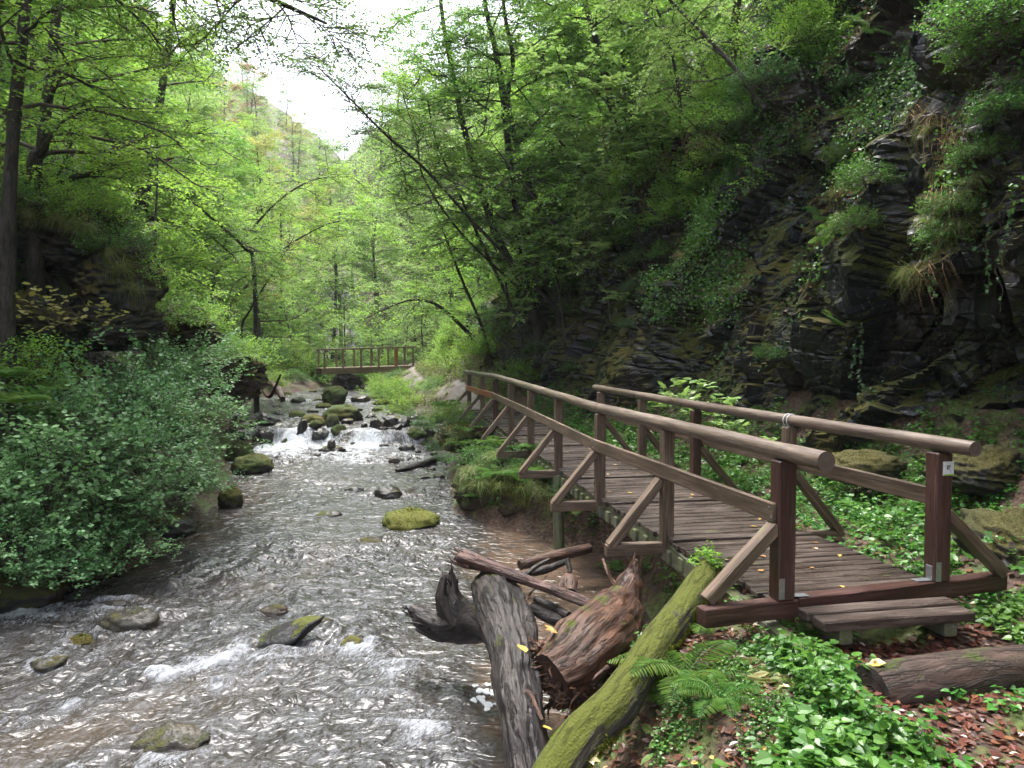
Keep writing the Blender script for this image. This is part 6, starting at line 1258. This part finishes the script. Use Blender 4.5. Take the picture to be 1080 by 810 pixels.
# bright fallen leaves lying on the deck, each its own leaf
lm = Geo(); leaves(lm, np.zeros((1, 3)), np.array([[1., 0, 0]]), np.array([[0, 0, 1.]]), .055, .05, 'maple', .5)
lms = []
for i in range(4):
    lm = Geo(); leaves(lm, np.zeros((1, 3)), np.array([[1., 0, 0]]), np.array([[0, 0, 1.]]), .06, .05, 'maple' if i % 2 else 'oval', [.1, .45, .75, .98][i]); lms.append(lm.mesh('fallen_leaf', M['leafy']))
for i in range(75):
    s = r2.uniform(.0, 1) ** .8 * 11.5; y = 5.65 + s; x = float(BX(y)) + r2.uniform(.08, 1.38) ; o = bpy.data.objects.new('fallen_leaf', lms[r2.randint(4)]); COL.objects.link(o)
    z = np.interp(y, [5.6, 7.5, 9.45, 11.8, 13.9, 16, 22], [.0, .0, .03, .05, .075, .10, .20]) + .008; o.location = (x, y, z); o.rotation_euler = (r2.normal() * .1, r2.normal() * .1, r2.uniform(0, 6.3)); o.scale = (r2.uniform(.6, 1.2),) * 3
    tag(o, 'fallen autumn leaf lying on the wet boards of the bridge', 'leaf', 'fallen leaves on the bridge deck')
# single leaves and small plants one can point at
def leafobj(px, py, d, lab, i=2, s=1.6, tilt=.3):
    o = bpy.data.objects.new('fallen_leaf', lms[i]); COL.objects.link(o); o.location = tuple(P(px, py, d)); o.scale = (s,) * 3; o.rotation_euler = (tilt, -tilt, r2.uniform(0, 6.3)); tag(o, lab, 'leaf')
leafobj(555, 688, 5.35, 'yellow leaf stuck on the wet black trunk', 2, 1.8); leafobj(584, 667, 5.45, 'orange leaf on the red-brown stump piece', 1, 1.8); leafobj(957, 703, 4.6, 'orange leaf lying on the step log', 1, 1.2); leafobj(916, 700, 4.55, 'yellow-green leaf at the left end of the step log', 2, 1.6)
leafobj(621, 803, 4.2, 'pale leaf at the foot of the mossy trunk', 3, 1.9); leafobj(583, 770, 4.9, 'yellow leaf between the black trunk and the mossy one', 2, 1.7); leafobj(842, 703, 4.9, 'bright orange leaf among the herbs under the sill', 1, 1.6)
rs3 = np.random.RandomState(9); gs, gl = shrub_geo(rs3, (.11, .11, .10), tips=26, per=8, ln=.035, shape='oval', stems=3, flat=.7, twl=.07, wood_r=.002); pl = proto_thing('seedling', [('stems', gs, 'herb', True), ('leaves', gl, 'lime', False)], None, 'plant')
pl('yellow-green seedling growing from the top end of the mossy trunk', P(747, 592, 6.25), 0., 1.1)
MP = proto_thing('maple_seedling', [(n, g, m, s) for n, g, m, s in zip(('stems', 'leaves'), shrub_geo(np.random.RandomState(12), (.35, .35, .4), tips=16, per=5, ln=.15, shape='maple', stems=4, flat=.25, twl=.2, wood_r=.004, asp=.9), ('twig', 'pale'), (True, False))], None, 'plant')
for (px, py, d, s, lab) in [(712, 418, 12.2, 1., 'pale maple seedling behind the right handrail, left of the third post'), (745, 425, 11.4, 1.1, 'pale maple seedling behind the right handrail at the third post'), (765, 445, 10.9, .8, 'smaller maple seedling just right of the third post'), (815, 470, 9.6, .6, 'small maple seedling near the white cable tie')]:
    MP(lab, P(px, py, d) - (0, 0, .15), rs.uniform(0, 6), s, 'maple seedlings beyond the right handrail')
MB = proto_thing('sapling', [(n, g, m, s) for n, g, m, s in zip(('stems', 'leaves'), shrub_geo(np.random.RandomState(13), (1.0, .6, .5), tips=26, per=6, ln=.12, shape='oval', stems=7, flat=.25, twl=.4, wood_r=.008, asp=.8), ('twig', 'yellow'), (True, False))], None, 'sapling')
MB('bare-stemmed sapling with pale yellow leaves in front of the left rock hollow', P(60, 328, 12.6) - (0, 0, .2), .3, 1.0)
for (px, py, d, m, sc, lab) in [(255, 385, 25, 3, 1.0, 'bright bush on the left bank just above the falls'), (275, 380, 29, 1, 1.1, 'herby bush on the left bank before the distant footbridge'), (235, 378, 22, 0, .9, 'leafy bush on the left bank beside the falls'), (300, 385, 34, 3, 1.2, 'bright bush on the left bank near the distant footbridge')]:
    BU[m](lab, P(px, py, d), rs.uniform(0, 6.3), sc, 'bushes on the left bank above the falls')

# ---- labels of the many: each says where among the landmarks of the picture it stands
LMK = [(385, 380, 'the distant footbridge'), (345, 450, 'the falls'), (430, 552, 'the yellow-green mossy rock'), (12, 150, 'the leftmost mossy trunk'), (50, 120, 'the dark curving trunk'), (150, 200, 'the dark-footed leaning trunk'),
       (350, 60, 'the gap of white sky'), (532, 90, 'the forked dark trunks'), (380, 170, 'the thin dark-leaved leaning tree'), (470, 310, 'the crooked branch over the stream'), (500, 395, 'the far end of the near bridge'), (630, 400, 'the far end of the right handrail'),
       (745, 340, 'the grey slanting slate'), (800, 90, 'the hanging creeper clumps'), (960, 260, 'the grassy ledge'), (1000, 380, 'the dark hollow'), (995, 470, 'the post with the white plate'), (60, 290, 'the rock hollow on the left'), (130, 450, 'the blue-green thicket'),
       (300, 250, 'the middle of the left slope'), (240, 350, 'the mossy ledges of the left bank'), (620, 250, 'the pale saplings'), (640, 60, 'the top of the right slope'), (440, 410, 'the gravel path'), (1060, 60, 'the upper right corner'), (200, 60, 'the yellow-green upper left crowns'), (285, 110, 'the orange far-ridge trees'), (510, 510, 'the cushion of moss'), (760, 690, 'the bright fern')]
def proj(v):
    c_, s_ = math.cos(PITCH), math.sin(PITCH); y = v[1] * c_ - (v[2] - EYE) * s_; z = v[1] * s_ + (v[2] - EYE) * c_; return 540 + FPX * v[0] / max(y, .1), 405 - FPX * z / max(y, .1), y
SHORT = {G1: ('slender young tree', 3.), G2: ('leafy far-off tree', 5.), G3: ('leafy tree', 4.), G4: ('pale large-leaved sapling', 1.), 'grass hanging over the mossy bank foot': ('long hanging grass', 0), 'leafy clumps on the mossy bank foot': ('small leafy clump', .1), G10: ('low bright tree', 2.), G9: ('low leafy tree', 2.), G5: ('leafy bush', .5), G6: ('leafy bush', .5), G7: ('low green bush', .3), G8: ('leafy creeper clump', .2),
         'orange-leaved autumn trees of the far wood': ('orange-leaved autumn tree', 5.), 'yellow-leaved autumn trees of the far wood': ('yellow-leaved autumn tree', 5.), 'ferns on the right rock wall': ('fern', .1), 'ferns on the left hillside': ('fern', .2), 'grass hanging over the left rock hollow': ('long hanging grass tuft', 0), 'grass tufts on the right rock wall': ('hanging grass tuft', 0), 'dry stalks on the right rock wall': ('bunch of dry brown stalks', 0),
         'grass tufts on the left hillside': ('grass tuft', .1), 'grass tufts on the right bank of the stream': ('grass tuft', .1), 'fallen leaves on the bridge deck': ('fallen leaf on the boards', 0), 'stones scattered through the rapids round the falls': ('stone in the rapids', 0), 'small stones below the right fall': ('small dark stone in the water', 0), 'dark blocks jammed right of the falls': ('dark angular block', 0)}
DL = [(885, 482, 'the front end of the left handrail'), (828, 560, 'the near left post'), (995, 560, 'the near right post'), (832, 500, 'the post with cable ties'), (702, 520, 'the second left post'), (633, 480, 'the third left post'), (730, 460, 'the third right post'), (588, 450, 'the pile'), (672, 440, 'the fourth right post'), (560, 440, 'the fifth left post')]
names_ = {}
for o in list(SC.objects):
    gname = o.get('group')
    if gname not in SHORT or o.parent: continue
    kind_, up_ = SHORT[gname]; px, py, dd = proj(o.location + Vector((0, 0, up_))); best = None
    for (lx, ly, nm) in (DL if 'on the boards' in kind_ else LMK):
        e = math.hypot(px - lx, py - ly)
        if best is None or e < best[0]: best = (e, lx, ly, nm)
    e, lx, ly, nm = best; dx, dy = px - lx, py - ly
    w = []
    if abs(dy) > .4 * abs(dx) : w.append('above' if dy < 0 else 'below')
    if abs(dx) > .4 * abs(dy): w.append('left of' if dx < 0 else 'right of')
    rel = ' and '.join(w); rel = ('just ' if e < 45 else ('well ' if e > 120 else '')) + rel
    names_.setdefault((kind_, rel, nm), []).append((dd, px, o))
ORD = ['nearest', 'second nearest', 'third nearest', 'fourth nearest', 'fifth nearest', 'sixth nearest', 'seventh nearest', 'eighth nearest', 'ninth nearest', 'tenth nearest']
for (kind_, rel, nm), lst in names_.items():
    lst.sort(key=lambda t: t[0])
    for i, (dd, px, o) in enumerate(lst):
        if len(lst) == 1: o['label'] = kind_ + ' ' + rel + ' ' + nm
        elif i < 10: o['label'] = ORD[i] + ' ' + kind_ + ' ' + rel + ' ' + nm
        else: o['label'] = kind_ + ' among the farther ones ' + rel + ' ' + nm
# ------------------------------------------------------------------ damp air of the gorge
def build_haze():
    x0, x1, y0, y1, z0, z1 = -260, 200, -40, 290, -6, 175
    v = [(x, y, z) for x in (x0, x1) for y in (y0, y1) for z in (z0, z1)]
    g = Geo(); g.add(v, np.array([[0, 1, 3, 2], [4, 6, 7, 5], [0, 4, 5, 1], [2, 3, 7, 6], [0, 2, 6, 4], [1, 5, 7, 3]]))
    m = bpy.data.materials.new('damp_air'); m.use_nodes = True; t = m.node_tree; t.nodes.clear(); out = t.nodes.new('ShaderNodeOutputMaterial'); vol = t.nodes.new('ShaderNodeVolumePrincipled')
    vol.inputs['Density'].default_value = .00035; vol.inputs['Color'].default_value = (.88, .93, .97, 1); t.links.new(vol.outputs[0], out.inputs['Volume'])
    tag(g.build('haze', m), kind='stuff')
build_haze()
